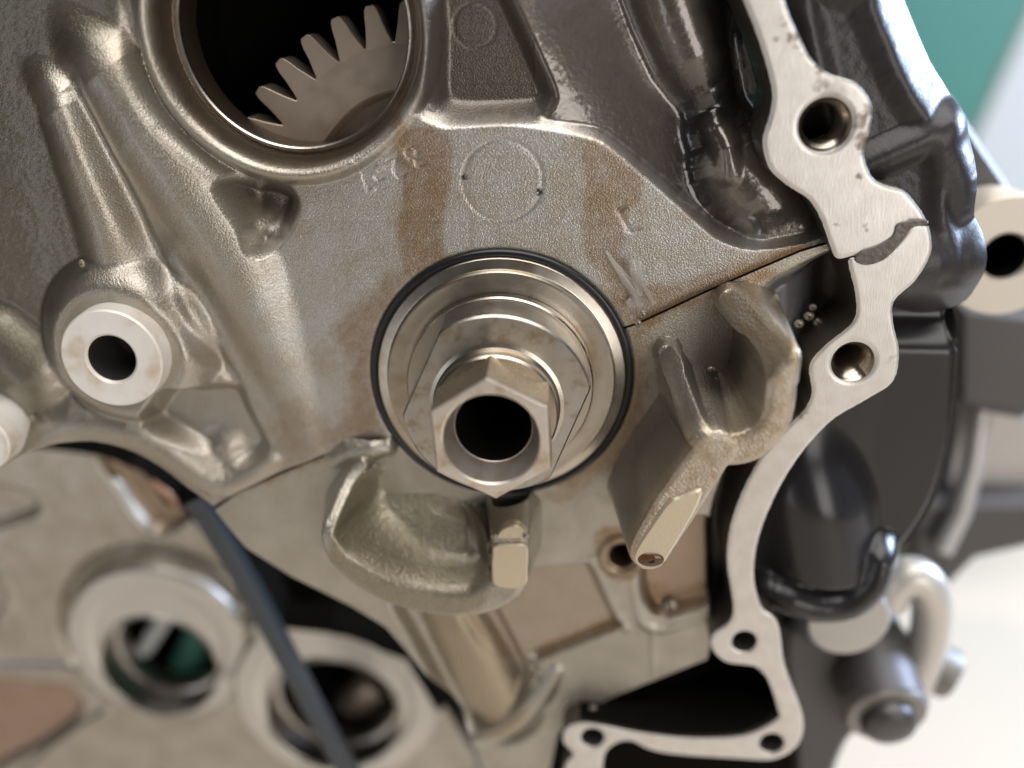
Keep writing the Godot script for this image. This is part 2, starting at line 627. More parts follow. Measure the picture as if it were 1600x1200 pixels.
func prepare_upper():
	var sr := [1310, 372, 1250, 390, 1180, 420, 1100, 455, 1000, 502, 976, 510]
	var sl := [604, 686, 560, 694, 520, 704, 440, 737, 370, 768, 332, 793]
	var left := [316, 780, 290, 762, 240, 722, 190, 698, 150, 686, 100, 686, 60, 694, 20, 716, -40, 752]
	u_outline = Shape.new(trace([-40, -60, 1140, -60, 1175, 50, 1200, 140, 1190, 215, 1200, 262, 1230, 290, 1272, 318, 1300, 350, 1330, 372] + sr + sl + left))
	var left_edge := [560, 720, 500, 720, 474, 640, 440, 575, 412, 500, 405, 440, 430, 385, 452, 335, 456, 300]
	u_face = Shape.new(smooth(trace([470, 270, 560, 240, 630, 170, 660, 186, 700, 200, 780, 193, 860, 203, 930, 217, 965, 238, 1010, 275, 1060, 318, 1098, 352, 1130, 376, 1180, 388, 1262, 376, 1312, 360, 1312, 430, 1000, 540, 640, 720] + left_edge), true, 3))
	u_pocket = Shape.new(smooth(trace([664, -60, 668, 60, 668, 140, 680, 174, 712, 190, 780, 190, 836, 186, 862, 168, 866, 140, 832, 60, 792, -30, 780, -70, 720, -80], -1), true, 3))
	u_tear = Shape.new(smooth(trace([352, 286, 396, 284, 440, 294, 460, 312, 456, 340, 436, 374, 412, 392, 396, 384, 384, 350, 360, 312]), true, 3))
	u_tri = Shape.new(smooth(trace([262, 606, 310, 610, 364, 612, 388, 655, 412, 702, 404, 722, 380, 734, 346, 730, 290, 704, 226, 668, 236, 630], 2), true, 3))
	u_slope = Ridge.new()
	u_slope.add(at(802, 0, -2), -2.0, 1.0)
	u_slope.add(at(925, 210, -2), -2.0, 1.0)
	u_seam = ridge([1310, 372, 0, 1, 1250, 390, 0, 1, 1180, 420, 0, 1, 1100, 455, 0, 1, 1000, 502, 0, 1])
	u_shade = Shape.new(smooth(trace([-60, -60, 210, -60, 186, 40, 130, 90, 62, 135, 88, 230, 124, 330, 146, 420, 104, 470, 84, 560, 92, 640, 56, 700, -60, 770]), true, 2))
	u_ridges = [
		[ridge([84, -20, -5.0, 40, 112, 50, 0.0, 52, 150, 118, 4.0, 62, 215, 210, 5.0, 74, 285, 310, 4.6, 80, 365, 430, 3.6, 78, 425, 560, 1.9, 66, 465, 650, 0.6, 50, 480, 720, 0.0, 40]), 3.2],
		[ridge([44, 90, -4.0, 28, 66, 130, 0.0, 30, 88, 172, 2.6, 32, 120, 255, 2.8, 38, 152, 345, 2.2, 46, 172, 425, 1.2, 46]), 3.0],
		[ridge([205, -60, 3, 20, 212, 0, 3.4, 18, 216, 60, 2.6, 14]), 1.0],
		[ridge([-20, 560, 1.0, 80, 30, 600, 1.4, 80, 50, 640, 0.4, 60]), 2.0],
		[ridge([186, 466, 4.0, 24, 240, 484, 3.8, 22, 275, 525, 2.8, 22, 310, 570, 1.5, 20]), 1.6],
		[ridge([-40, 740, 2, 16, 40, 700, 2.4, 20, 110, 672, 3.0, 28, 190, 680, 3.2, 32, 260, 716, 2.6, 30, 330, 762, 2.0, 26, 380, 752, 1.2, 20, 420, 722, 0.6, 16]), 1.0],
	]
	u_groove = ridge([112, 120, 0.8, 14, 138, 200, 1.6, 16, 184, 310, 2.0, 17, 226, 395, 2.2, 17, 270, 478, 2.0, 16, 328, 556, 1.5, 13, 372, 612, 0.6, 10])
	u_groove_b = ridge([196, -40, 1.4, 12, 200, 40, 1.8, 14, 222, 120, 2.0, 14, 268, 190, 1.8, 13, 335, 240, 1.2, 12, 372, 262, 0.2, 10])
	u_lumps = [
		[ridge([1036, -60, -6, 40, 1060, 20, -6, 42, 1086, 90, -6.4, 42, 1108, 140, -8.5, 36]), 3.0],
		[ridge([1132, 215, -7.5, 46, 1152, 255, -5.2, 62, 1186, 305, -4.6, 70, 1222, 345, -5.0, 60]), 3.5],
		[ridge([1122, 200, -6.6, 12, 1138, 232, -4.0, 10, 1144, 275, -4.4, 12]), 1.6],
		[ridge([1200, 366, -3.5, 26, 1250, 356, -3.5, 28]), 2.0],
		[ridge([1196, 60, -9, 40, 1214, 140, -9, 40, 1216, 230, -9, 40]), 3.0],
	]
	# cast characters and ring marks, as thin raised or sunk lines
	u_marks = [
		ridge([556, 254, 0, 3, 562, 276, 0, 3, 570, 300, 0, 3]), ridge([570, 300, 0, 3, 578, 299, 0, 3, 584, 296, 0, 3]),
		ridge([598, 262, 0, 3, 590, 261, 0, 3, 586, 267, 0, 3, 592, 272, 0, 3]), ridge([592, 272, 0, 3, 587, 277, 0, 3, 592, 281, 0, 3, 599, 277, 0, 3]),
		ridge([606, 250, 0, 3, 616, 246, 0, 3]), ridge([620, 245, 0, 3, 617, 258, 0, 3, 618, 272, 0, 3, 626, 277, 0, 3, 634, 270, 0, 3]),
		ridge([651, 247, 0, 3, 642, 248, 0, 3, 635, 241, 0, 3, 636, 232, 0, 3, 644, 229, 0, 3, 651, 235, 0, 3, 651, 247, 0, 3, 652, 259, 0, 3, 662, 256, 0, 3]),
		ridge([967, 329, 0, 3, 974, 343, 0, 3, 983, 361, 0, 3]), ridge([967, 329, 0, 3, 976, 323, 0, 3]), ridge([983, 361, 0, 3, 998, 358, 0, 3]),
	]
	u_stains = [
		[Shape.new(smooth(trace([612, 160, 640, 196, 700, 205, 706, 260, 700, 320, 692, 372, 700, 420, 640, 440, 620, 380, 628, 300, 614, 230]), true, 2)), 1.0, 0.35],
		[Shape.new(smooth(trace([915, 215, 980, 250, 1010, 290, 984, 330, 975, 400, 1000, 440, 985, 480, 930, 420, 908, 380, 912, 300]), true, 2)), 0.8, 0.4],
		[Shape.new(smooth(trace([560, 470, 600, 430, 660, 400, 640, 440, 596, 520, 580, 600, 604, 690, 540, 690, 470, 716, 430, 726, 500, 690, 545, 640, 540, 560, 520, 510]), true, 2)), 0.85, 1.2],
		[Shape.new(smooth(trace([945, 450, 1010, 440, 1060, 440, 1110, 425, 1180, 395, 1250, 380, 1250, 400, 1100, 460, 990, 512]), true, 2)), 0.85, 0.7],
		[Shape.new(smooth(trace([430, 640, 470, 620, 520, 660, 570, 680, 480, 720, 430, 700]), true, 2)), 0.6, 1.2],
	]

func upper_mask(p: Vector2) -> float:
	var m := -u_outline.sd(p)
	m = minf(m, p.distance_to(Vector2(CX, CY)) - 25.6)
	m = minf(m, minf(p.distance_to(BOSS) - 7.0, p.distance_to(boss_b) - 4.5))
	return minf(m, p.distance_to(WIN) - 20.6)

func upper_height(p: Vector2) -> float:
	var h := 0.0
	var f := u_face.sd(p, 30.0)
	if f > -0.6:
		# ground beyond the flat face: a shallow shelf on the left, falling away on the right
		var lo := 0.0
		if p.x < -22.0 or p.y < -10.0:
			lo = -0.6 - 2.6 * step(-80.0, -112.0, p.x) - 2.0 * step(-62.0, -88.0, p.x)
			lo = lerpf(lo, -0.2, step(-52.0, -40.0, p.x))
		else:
			var right := p.x - lerpf(u_slope.pts[0].x, u_slope.pts[1].x, (p.y - u_slope.pts[0].y) / (u_slope.pts[1].y - u_slope.pts[0].y))
			lo = -2.0 - 12.0 * step(-7.0, 27.0, right)
		h = lerpf(0.0, lo, step(-0.5, 1.7, f))
	if p.x < -22.0:
		for r in u_ridges:
			h = bank(h, r[0], p, 1.8)
		var b := p.distance_to(BOSS)
		if b < 22.0:
			h = smax(h, 4.6 - pow(maxf(b - 11.2, 0.0) / 2.7, 2.0) - 0.9 * step(13.0, 10.0, b), 1.4)
		for gr in [u_groove, u_groove_b]:
			var g: Vector3 = gr.near(p, 6.0)
			if g.x < 6.0:
				h -= g.y * exp(-pow(g.x / g.z, 2.0))
		var t := u_tear.sd(p)
		if t < 1.2:
			var fl := -7.0 + 4.6 * exp(-p.distance_squared_to(at(414, 352, -3)) / 9.0)
			h = lerpf(h, fl, step(1.6, -3.4, t))
		t = u_tri.sd(p)
		if t < 1.4:
			var fl2 := -3.6 + 2.4 * exp(-p.distance_squared_to(at(352, 700, -2)) / 12.0)
			h = lerpf(h, fl2, step(0.9, -2.6, t))
	elif p.x > 20.0:
		for r in u_lumps:
			h = bank(h, r[0], p, r[1])
	# lip of the round window
	var w := p.distance_to(WIN)
	if w < 30.0:
		var crest := 2.6 * step(-12.0, -34.0, p.x) + 0.25
		h = maxf(h - 1.6 * step(30.0, 26.0, w) * step(-36.0, -44.0, p.x), h - 4.0)
		if w > 23.4:
			h = smax(h, crest - pow((w - 24.4) / 1.5, 2.0) * 1.6, 0.8)
		else:
			var rim_z := smax(h, crest - 0.7, 0.8)
			h = lerpf(rim_z, -3.8, step(23.4, 21.4, w))
	var pk := u_pocket.sd(p)
	if pk < 0.8:
		h = lerpf(h, -6.5, step(0.8, -3.6, pk))
	# round ejector marks, sunk lines and cast characters
	if p.x > -36.0 and p.x < 30.0 and p.y > 20.0:
		var c := p.distance_to(at(785, 283))
		h -= 0.22 * exp(-pow((c - 7.2) / 0.26, 2.0))
		c = p.distance_to(at(742, 40, -6.5))
		h -= 0.2 * exp(-pow((c - 3.7) / 0.22, 2.0))
		for k in u_marks.size():
			var q2: Vector3 = u_marks[k].near(p, 1.0)
			if q2.x < 1.0:
				h += (0.26 if k < 3 else -0.32) * exp(-pow(q2.x / 0.28, 2.0))
	# bevel to the bearing bore
	var d := p.distance_to(Vector2(CX, CY)) - 25.6
	if d < 0.6:
		h -= (0.6 - d) * 0.5
	return h + 0.05 * grain_at(p * 0.5) + 0.035 * grain_at(p * 2.6)

func stain_at(p: Vector2, list: Array) -> float:
	var s := 0.0
	for e in list:
		var soft: float = e[2]
		var d: float = e[0].sd(p, 5.0) + (0.3 + 1.1 * soft) * grain_at(p * 0.8) + (0.25 + 0.5 * soft) * grain_at(p * 3.0)
		s = maxf(s, e[1] * step(0.35 + soft, -0.5 - 1.4 * soft, d) * (0.85 + 0.35 * grain_at(p * 0.7 + Vector2(50, 9)) + 0.25 * grain_at(p * 3.4)))
	return s

const BARE := Color(0.55, 0.545, 0.53)
const BROWN := Color(0.29, 0.17, 0.07)
const FILM_SHADE := Color(0.115, 0.093, 0.078)  # oil brown, darkened further with painted shade

func upper_tint(p: Vector2, h: float) -> Color:
	var n := grain_at(p * 0.35)
	var c := BARE.lerp(Color(0.50, 0.455, 0.39), clampf(0.5 + n, 0.0, 1.0) * 0.6)
	c = c.lerp(Color(0.42, 0.34, 0.24), 0.38 * step(0.05, 0.45, grain_at(p * 0.16 + Vector2(7, 3)) + 0.35 * grain_at(p * 1.4)))
	# dried oil film outside the flat face, mixed with painted shade
	var f := u_face.sd(p, 8.0) + 0.4 * grain_at(p * 1.3)
	var side := step(-22.0, -8.0, p.x)
	c = c.lerp(Color(0.42, 0.365, 0.285), 0.5 * (1.0 - side) * step(-1.0, 3.0, f))
	c = c.lerp(FILM_SHADE, 0.9 * side * step(0.2, 2.0, f))
	c = c.lerp(Color(0.025, 0.024, 0.026), 0.92 * step(27.0, 35.0, p.x) * step(0.4, 2.4, f) * step(-5.2, -9.5, h + 1.2 * n))  # deepest ground painted almost black, as shade
	c = c.lerp(Color(0.20, 0.185, 0.14), 0.85 * step(2.5, -4.5, u_shade.sd(p) + 2.0 * n))  # shade painted on the far left side that turns away
	# black oil line along the parting edge on the right
	if p.x > 20.0 and p.x < 66.0:
		c = c.lerp(Color(0.03, 0.024, 0.02), 0.9 * step(1.5, 0.3, u_seam.near(p, 4.0).x + 0.3 * n))
	c = c.lerp(Color(0.13, 0.11, 0.095), 0.7 * step(0.4, -1.2, u_tear.sd(p)) * step(-3.0, -6.5, h))  # tear-shaped pocket darkened with depth, shade put in the colour
	var ring := p.distance_to(WIN)
	c = c.lerp(Color(0.13, 0.085, 0.05), 0.85 * step(23.6, 22.4, ring + 0.3 * n))
	c = c.lerp(BROWN, 0.72 * stain_at(p, u_stains))
	for m in [[at(725, 277), 0.7], [at(843, 300), 0.8], [at(838, 266), 0.35], [at(845, 280), 0.3]]:
		var d := p.distance_to(m[0]) + 0.5 * grain_at(p * 7.0)
		c = c.lerp(Color(0.03, 0.025, 0.022), step(m[1], m[1] * 0.4, d))
	return c

func build_upper():
	boss_b = at(-34, 692, 8)
	prepare_upper()
	var t := thing("upper_crankcase", "oily cast aluminium casing half with the round gear window and pale flange arm", "engine casing", Vector3(0, 0, -30))
	var wet := func(p: Vector2) -> float: return minf(u_face.sd(p, 30.0) - 1.2, p.x - 6.0)
	var dry_mask := func(p: Vector2) -> float: return minf(upper_mask(p), -wet.call(p)) if p.x > 4.0 else upper_mask(p)
	var wet_mask := func(p: Vector2) -> float: return minf(upper_mask(p), wet.call(p))
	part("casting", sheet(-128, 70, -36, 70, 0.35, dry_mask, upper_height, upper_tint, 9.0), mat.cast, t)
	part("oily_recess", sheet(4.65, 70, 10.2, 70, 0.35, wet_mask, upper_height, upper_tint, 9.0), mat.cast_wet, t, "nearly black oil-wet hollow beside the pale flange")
	# bored liner of the round window and the dark hollow behind it
	var s := Soup.new()
	var c := Vector3(WIN.x, WIN.y, 0)
	lathe(s, c, [[21.5, -3.9], [20.9, -3.2], [20.5, -3.0], [20.2, -3.3], [20.2, -4.6], [22.0, -4.8]])
	part("window_liner", s.mesh(), mat.steel_worn, t)
	s = Soup.new()
	lathe(s, c, [[21.6, -4.8], [23.5, -10.5], [30, -11.0], [30, -52.0], [0.01, -52.0]])
	part("inner_hollow", s.mesh(), mat.cavity, t)
	# machined screw boss on the left and the corner of a second one
	var boss := func(ctr: Vector2, r: float, bore: float, top: float, foot: float):
		var so := Soup.new()
		lathe(so, Vector3(ctr.x, ctr.y, 0), [[r + 1.6, foot], [r + 0.3, foot + 3.0], [r, top - 0.4], [r - 0.35, top], [bore + 0.5, top], [bore, top - 0.5]])
		var o := part("screw_boss", so.mesh(), mat.boss_face, t)
		so = Soup.new()
		lathe(so, Vector3(ctr.x, ctr.y, 0), [[bore, top - 0.5], [bore - 0.1, top - 13.0], [bore - 1.4, top - 14.5], [bore - 1.4, top - 20.0], [0.01, top - 21.0]])
		part("bore", so.mesh(), mat.bore_dark, o)
	boss.call(BOSS, 9.75, 4.6, 8.0, -2.0)
	boss.call(boss_b, 6.2, 2.8, 8.0, -4.0)
	# gasket flange
	var outer := [1222, -60, 1226, 0, 1246, 50, 1268, 92, 1298, 116, 1338, 130, 1362, 164, 1359, 205, 1350, 240, 1362, 276, 1384, 290, 1412, 298, 1434, 322, 1444, 337, 1449, 347]
	var inner := [1421, 346.5, 1408, 368, 1388, 388, 1364, 399, 1334, 400, 1308, 404, 1296, 380, 1284, 345, 1264, 312, 1228, 288, 1202, 262, 1192, 220, 1205, 172, 1206, 134, 1186, 62, 1162, 0, 1140, -60]
	var out := smooth(trace(outer, FLANGE_Z), false, 4)
	var inn := smooth(trace(inner, FLANGE_Z), false, 4)
	out.append_array(inn)
	flange("flange_face", Shape.new(out), [[at(1290, 195, FLANGE_Z), 4.55]], t, Rect2(38, 15, 60, 60), [[at(1300, 148, 3), 3.0, 0.4], [at(1256, 40, 3), 2.0, 0.8], [at(1268, 80, 3), 1.8, 0.8], [at(1348, 190, 3), 1.8, 0.8], [at(1345, 215, 3), 1.6, 0.7], [at(1283, 130, 3), 1.6, 0.5], [at(1245, 20, 3), 1.2, 0.7], [at(1238, 60, 3), 1.0, 0.8], [at(1256, 62, 3), 1.6, 0.8], [at(1282, 104, 3), 1.4, 0.8], [at(1352, 226, 3), 2.0, 0.8], [at(1358, 172, 3), 1.6, 0.7], [at(1345, 278, 3), 0.7, 0.9], [at(1305, 352, 3), 0.5, 0.6], [at(1352, 356, 3), 0.4, 0.8], [at(1212, 62, 3), 0.5, 0.6], [at(1222, 38, 3), 0.5, 0.6]])
	threaded_hole(at(1290, 195, FLANGE_Z), 4.55, t)
	# sealing compound left on the flange face
	s = Soup.new()
	block(s, smooth(trace([1335, 406, 1346, 391, 1370, 383, 1394, 368, 1401, 350, 1424, 344, 1446, 343, 1448, 350, 1424, 356, 1412, 372, 1398, 390, 1378, 407, 1352, 414], FLANGE_Z), true, 3), FLANGE_Z - 0.3, FLANGE_Z + 0.32, 0.14)
	part("sealing_compound", s.mesh(), mat.residue, t, "dark torn scrap of old sealing compound on the pale flange")
	outer_wall(t)

const FLANGE_Z := 3.0

func flange(called: String, sh: Shape, holes: Array, parent: Node3D, r: Rect2, spots: Array):
	var mask := func(p: Vector2) -> float:
		var m := -sh.sd(p) + 0.09 * grain_at(p * 2.2)
		for q in holes:
			m = minf(m, p.distance_to(q[0]) - q[1])
		return m
	var height := func(p: Vector2) -> float:
		var m := -sh.sd(p)
		for q in holes:
			m = minf(m, (p.distance_to(q[0]) - q[1]) * 0.8)
		return FLANGE_Z - 0.5 * pow(maxf(0.0, 0.7 - m), 2.0)
	var tint := func(p: Vector2, _h: float) -> Color:
		var n := grain_at(p * 0.6)
		var c := Color(0.72, 0.69, 0.66).lerp(Color(0.66, 0.625, 0.59), clampf(0.5 + n, 0, 1))
		for q in spots:
			var d: float = p.distance_to(q[0]) + 1.2 * grain_at(p * 2.0)
			c = c.lerp(Color(0.17, 0.13, 0.10), q[2] * step(q[1], q[1] * 0.3, d))
		return c
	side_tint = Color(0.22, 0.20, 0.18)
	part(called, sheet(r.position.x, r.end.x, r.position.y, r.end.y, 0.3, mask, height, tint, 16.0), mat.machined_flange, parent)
	side_tint = Color.WHITE

func threaded_hole(c: Vector2, r: float, parent: Node3D, top := FLANGE_Z):
	var s := Soup.new()
	var prof := [[r + 0.05, top - 0.35], [r - 0.45, top - 1.0]]
	var z := top - 1.2
	for k in 12:
		prof.append([r - 0.4, z])
		prof.append([r - 1.1, z - 0.7])
		prof.append([r - 1.1, z - 0.85])
		z -= 1.4
	prof.append([r - 1.0, z - 8.0])
	prof.append([0.01, z - 9.0])
	lathe(s, Vector3(c.x, c.y, 0), prof, 48)
	part("threaded_hole", s.mesh(28.0), mat.thread, parent)

# black painted outside of the upper half, beyond the flange
func outer_wall(t: Node3D):
	var sh := Shape.new(smooth(trace([1190, -70, 1400, -70, 1424, -10, 1446, 46, 1470, 100, 1498, 146, 1522, 200, 1532, 270, 1530, 326, 1544, 366, 1548, 420, 1534, 470, 1500, 492, 1440, 500, 1380, 470, 1320, 400, 1250, 250], -6), true, 3))
	var rib := ridge([1345, 266, -3.6, 20, 1390, 246, -3.4, 20, 1440, 224, -3.4, 20, 1484, 206, -4.2, 22])
	var knob := ridge([1420, 420, -2, 60, 1470, 418, -3, 62, 1500, 412, -5, 58])
	var under := ridge([1480, 230, -4, 26, 1502, 290, -5, 26, 1500, 330, -6, 24])
	var height := func(p: Vector2) -> float:
		var e := -sh.sd(p)
		var h := -4.4 - 0.95 * smax(0.0, 6.6 - e, 1.6) - 1.6 * step(6.0, 11.0, e)  # edge sloped so the even black paint catches glare
		h += 0.10 * grain_at(p * 0.8)
		h = bank(h, rib, p, 1.6)
		h = bank(h, under, p, 2.0)
		return bank(h, knob, p, 1.4) + 0.05 * grain_at(p * 1.8)
	var mask := func(p: Vector2) -> float: return -sh.sd(p)
	var tint := func(_p: Vector2, _h: float) -> Color: return Color.WHITE
	part("outer_wall", sheet(38, 112, 0, 72, 0.45, mask, height, tint, 20.0), mat.black_paint, t, "black painted outer wall with ribs that catch the glare")

# ------------------------------------------------------------------ the lower casing half
var l_outline: Shape
var l_recess: Shape
var l_stains := []
var l_ribs := []
var l_hollow: Ridge
var l_corner: Shape
var l_panel: Shape
var l_step: Ridge
var l_tube: Ridge
var scoop_wall: Ridge
var scoop_in: Shape
var scoop_arm: Ridge
var scoop_y := Vector4.ZERO   # heights where its two legs start and reach full height, and the x between them
var bracket_rim: Ridge
var bracket_leg: Ridge
var fork_foot := Vector2.ZERO
var fork_way := Vector2.ZERO
var bracket_in: Shape
const LOW := -0.5

func prepare_lower():
	var edge := [1345, 366, 1310, 376, 1250, 394, 1180, 424, 1100, 459, 1000, 506, 976, 514, 604, 690, 560, 698, 520, 708, 440, 741, 370, 772, 336, 797]
	var rest := [384, 856, 455, 905, 545, 955, 600, 992, 640, 1040, 700, 1112, 735, 1160, 770, 1260, 850, 1260, 872, 1160, 905, 1132, 960, 1102, 1130, 1035, 1160, 1000, 1145, 900, 1165, 800, 1210, 700, 1262, 640, 1270, 570, 1352, 500]
	l_outline = Shape.new(trace(edge + rest, LOW))
	l_recess = Shape.new(smooth(trace([690, 905, 760, 890, 830, 886, 900, 880, 925, 884, 945, 930, 968, 978, 930, 1000, 850, 1030, 800, 1050, 740, 1000], -2), true, 3))
	l_corner = Shape.new(smooth(trace([1196, 438, 1252, 409, 1345, 386, 1360, 480, 1300, 540, 1276, 600, 1262, 660, 1225, 700, 1232, 620, 1236, 545, 1215, 520, 1190, 480], -4), true, 3))
	l_panel = Shape.new(smooth(trace([1010, 830, 1060, 800, 1110, 800, 1120, 860, 1122, 930, 1070, 950, 1030, 960, 1006, 930, 1000, 880], -4), true, 3))
	l_hollow = ridge([1140, 700, -12, 14, 1120, 760, -12, 14, 1118, 830, -13, 14, 1120, 900, -13, 16, 1126, 960, -12, 16, 1118, 1000, -12, 16])
	l_ribs = [
		ridge([926, 872, -0.4, 7, 942, 910, -1.5, 7, 962, 955, -2.2, 7, 978, 985, -2.5, 7]),
		ridge([985, 890, -0.6, 8, 992, 930, -1.4, 8, 1005, 975, -2.0, 9, 1040, 985, -2.4, 9, 1110, 960, -2.6, 9]),
		ridge([1020, 985, -2.6, 4, 1022, 1080, -4, 4]),
		ridge([700, 1148, -2.0, 16, 742, 1162, -1.6, 20, 796, 1140, -1.2, 22, 842, 1096, -1.4, 20, 868, 1052, -2.6, 14]),
	]
	l_step = ridge([836, 1042, 0, 8, 900, 1018, 0, 8, 966, 990, 0, 8])
	l_tube = ridge([690, 935, -3.4, 58, 715, 990, -2.6, 62, 745, 1050, -2.4, 66, 775, 1110, -2.6, 66])
	scoop_wall = ridge([566, 726, 3.0, 8, 546, 752, 6, 9, 526, 795, 9.5, 9, 512, 836, 12.5, 10, 530, 872, 13, 19, 570, 904, 13, 24, 628, 931, 13, 25, 690, 944, 13, 25, 748, 942, 13, 25, 790, 922, 13, 25, 797, 890, 13, 27, 797, 850, 12.8, 27, 796, 826, 11.8, 27, 796, 806, 9.0, 27, 797, 788, 5.5, 27, 799, 772, 1.5, 26])
	scoop_y = Vector4(at(560, 720, 3).y, at(512, 838, 12.5).y, at(690, 800, 5).x, at(799, 768, 1.5).y)
	scoop_in = Shape.new(smooth(trace([560, 735, 620, 742, 690, 778, 760, 800, 770, 850, 760, 900, 690, 915, 620, 896, 555, 850, 530, 820], 1), true, 3))
	scoop_arm = ridge([520, 722, 0.5, 16, 545, 712, 2.0, 18, 580, 706, 2.6, 16, 602, 704, 1.8, 10])
	bracket_rim = ridge([1152, 486, 8, 14, 1176, 498, 11, 14, 1204, 532, 17, 15, 1223, 564, 23, 16, 1222, 605, 24, 13, 1211, 662, 24, 14, 1174, 698, 24, 17, 1126, 703, 24, 17, 1088, 678, 23.5, 10, 1069, 630, 19, 7, 1056, 596, 13, 8, 1050, 574, 9, 10])
	fork_foot = at(1150, 486, 8)
	var tips := (at(1054, 574, 9) - fork_foot).normalized()
	fork_way = Vector2(-tips.y, tips.x)
	var run := (at(1215, 566, 23) - fork_foot).dot(fork_way)
	fork_way /= run
	bracket_leg = ridge([1118, 702, 24.2, 26, 1084, 752, 24.2, 29, 1052, 800, 24.4, 31, 1024, 846, 24.6, 29, 1015, 863, 24.6, 28])
	bracket_in = Shape.new(smooth(trace([1072, 560, 1110, 525, 1150, 512, 1186, 550, 1196, 600, 1188, 650, 1150, 672, 1110, 660, 1086, 610], 14), true, 3))
	l_stains = [
		[Shape.new(smooth(trace([985, 520, 1010, 500, 1100, 462, 1180, 428, 1190, 440, 1090, 480, 1020, 500, 1012, 560, 1010, 640, 985, 720, 930, 750, 900, 770, 860, 762, 930, 700, 980, 620]), true, 2)), 0.8, 0.9],
		[Shape.new(smooth(trace([990, 505, 1100, 458, 1200, 420, 1215, 436, 1180, 446, 1110, 472, 1050, 490, 1016, 516]), true, 2)), 1.0, 0.25],
		[Shape.new(smooth(trace([850, 770, 910, 745, 916, 765, 890, 785, 860, 790]), true, 2)), 0.5, 0.3],
		[Shape.new(smooth(trace([928, 836, 960, 822, 1000, 830, 1012, 880, 990, 912, 960, 912, 936, 890]), true, 2)), 0.9, 0.4],
		[Shape.new(smooth(trace([836, 1030, 900, 1002, 960, 974, 972, 996, 900, 1024, 846, 1050]), true, 2)), 0.75, 0.4],
		[Shape.new(smooth(trace([1010, 930, 1060, 945, 1110, 930, 1112, 952, 1060, 965, 1020, 972]), true, 2)), 0.7, 0.5],
		[Shape.new(smooth(trace([380, 764, 440, 735, 520, 704, 560, 696, 560, 708, 500, 724, 420, 758]), true, 2)), 0.7, 0.5],
	]

func lower_mask(p: Vector2) -> float:
	var m := -l_outline.sd(p)
	m = minf(m, p.distance_to(Vector2(CX, CY)) - 25.6)
	return minf(m, p.distance_to(at_hole) - 2.9)

var at_hole := Vector2.ZERO

func lower_height(p: Vector2) -> float:
	var h := LOW
	if p.y < -36.0:
		h -= 3.0 * step(-38.0, -70.0, p.y)
	var q := l_tube.near(p, 20.0)
	if q.x < 1e8:
		h = smax(h - 4.0 * step(12.0, 9.0, q.x) * step(-48.0, -56.0, p.y), q.y + q.z * (sqrt(maxf(0.0, 1.0 - pow(q.x / q.z, 2.0))) - 1.0) * 0.9 if q.x < q.z else -20.0, 1.5)
	var r := l_recess.sd(p)
	if r < 1.0:
		h = lerpf(h, minf(h, -4.2), step(0.8, -1.4, r))
	for x in l_ribs:
		h = bank(h, x, p, 0.8, 5.0)
	var s := l_step.near(p, 4.0)
	if s.x < 4.0:
		h -= 1.2 * exp(-pow(s.x / 0.9, 2.0))
	r = l_panel.sd(p)
	if r < 0.8:
		h = lerpf(h, -6.0, step(0.6, -1.6, r))
	# boss round the small oil hole
	var b := p.distance_to(at_hole)
	if b < 8.0:
		h = smax(h, 0.4 - pow(maxf(0.0, b - 4.4), 2.0) * 1.2, 0.6)
		h -= 0.9 * step(4.0, 2.8, b)
	# deep channel along the flange and the dark corner under the parting line
	s = l_hollow.near(p, 8.0)
	if s.x < 8.0:
		h = lerpf(h, minf(h, s.y), step(s.z + 1.4, s.z - 0.8, s.x))
	r = l_corner.sd(p)
	if r < 2.0:
		h = lerpf(h, -3.0 - 9.5 * maxf(step(53.0, 64.0, p.x), step(6.0, -2.0, p.y)), step(1.6, -3.0, r))
	var d := p.distance_to(Vector2(CX, CY)) - 25.6
	if d < 0.6:
		h -= (0.6 - d) * 0.5
	return h + 0.05 * grain_at(p * 0.5 + Vector2(31, 7)) + 0.02 * grain_at(p * 2.6)

func lower_tint(p: Vector2, _h: float) -> Color:
	var n := grain_at(p * 0.3 + Vector2(90, 0))
	var c := Color(0.53, 0.50, 0.44).lerp(Color(0.46, 0.43, 0.37), clampf(0.5 + n, 0, 1))
	c = c.lerp(Color(0.44, 0.34, 0.26), 0.6 * step(0.6, -1.0, l_recess.sd(p) + n))
	c = c.lerp(Color(0.42, 0.29, 0.20), 0.75 * step(0.6, -1.0, l_panel.sd(p) + n))
	c = c.lerp(Color(0.13, 0.128, 0.145).lerp(Color(0.05, 0.048, 0.046), step(5.0, -3.0, p.y)), 0.92 * step(0.6, -1.2, l_corner.sd(p)))  # bluish sheen of the wet corner and its shade, painted in
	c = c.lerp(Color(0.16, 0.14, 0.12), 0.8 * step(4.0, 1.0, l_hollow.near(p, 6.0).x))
	var q := l_tube.near(p, 12.0)
	if q.x < 1e8 and p.y < -46.0:
		c = c.lerp(Color(0.40, 0.31, 0.20), 0.7 * step(q.z + 2.0, q.z - 3.0, q.x))
	return c.lerp(Color(0.31, 0.18, 0.075), 0.85 * stain_at(p, l_stains))

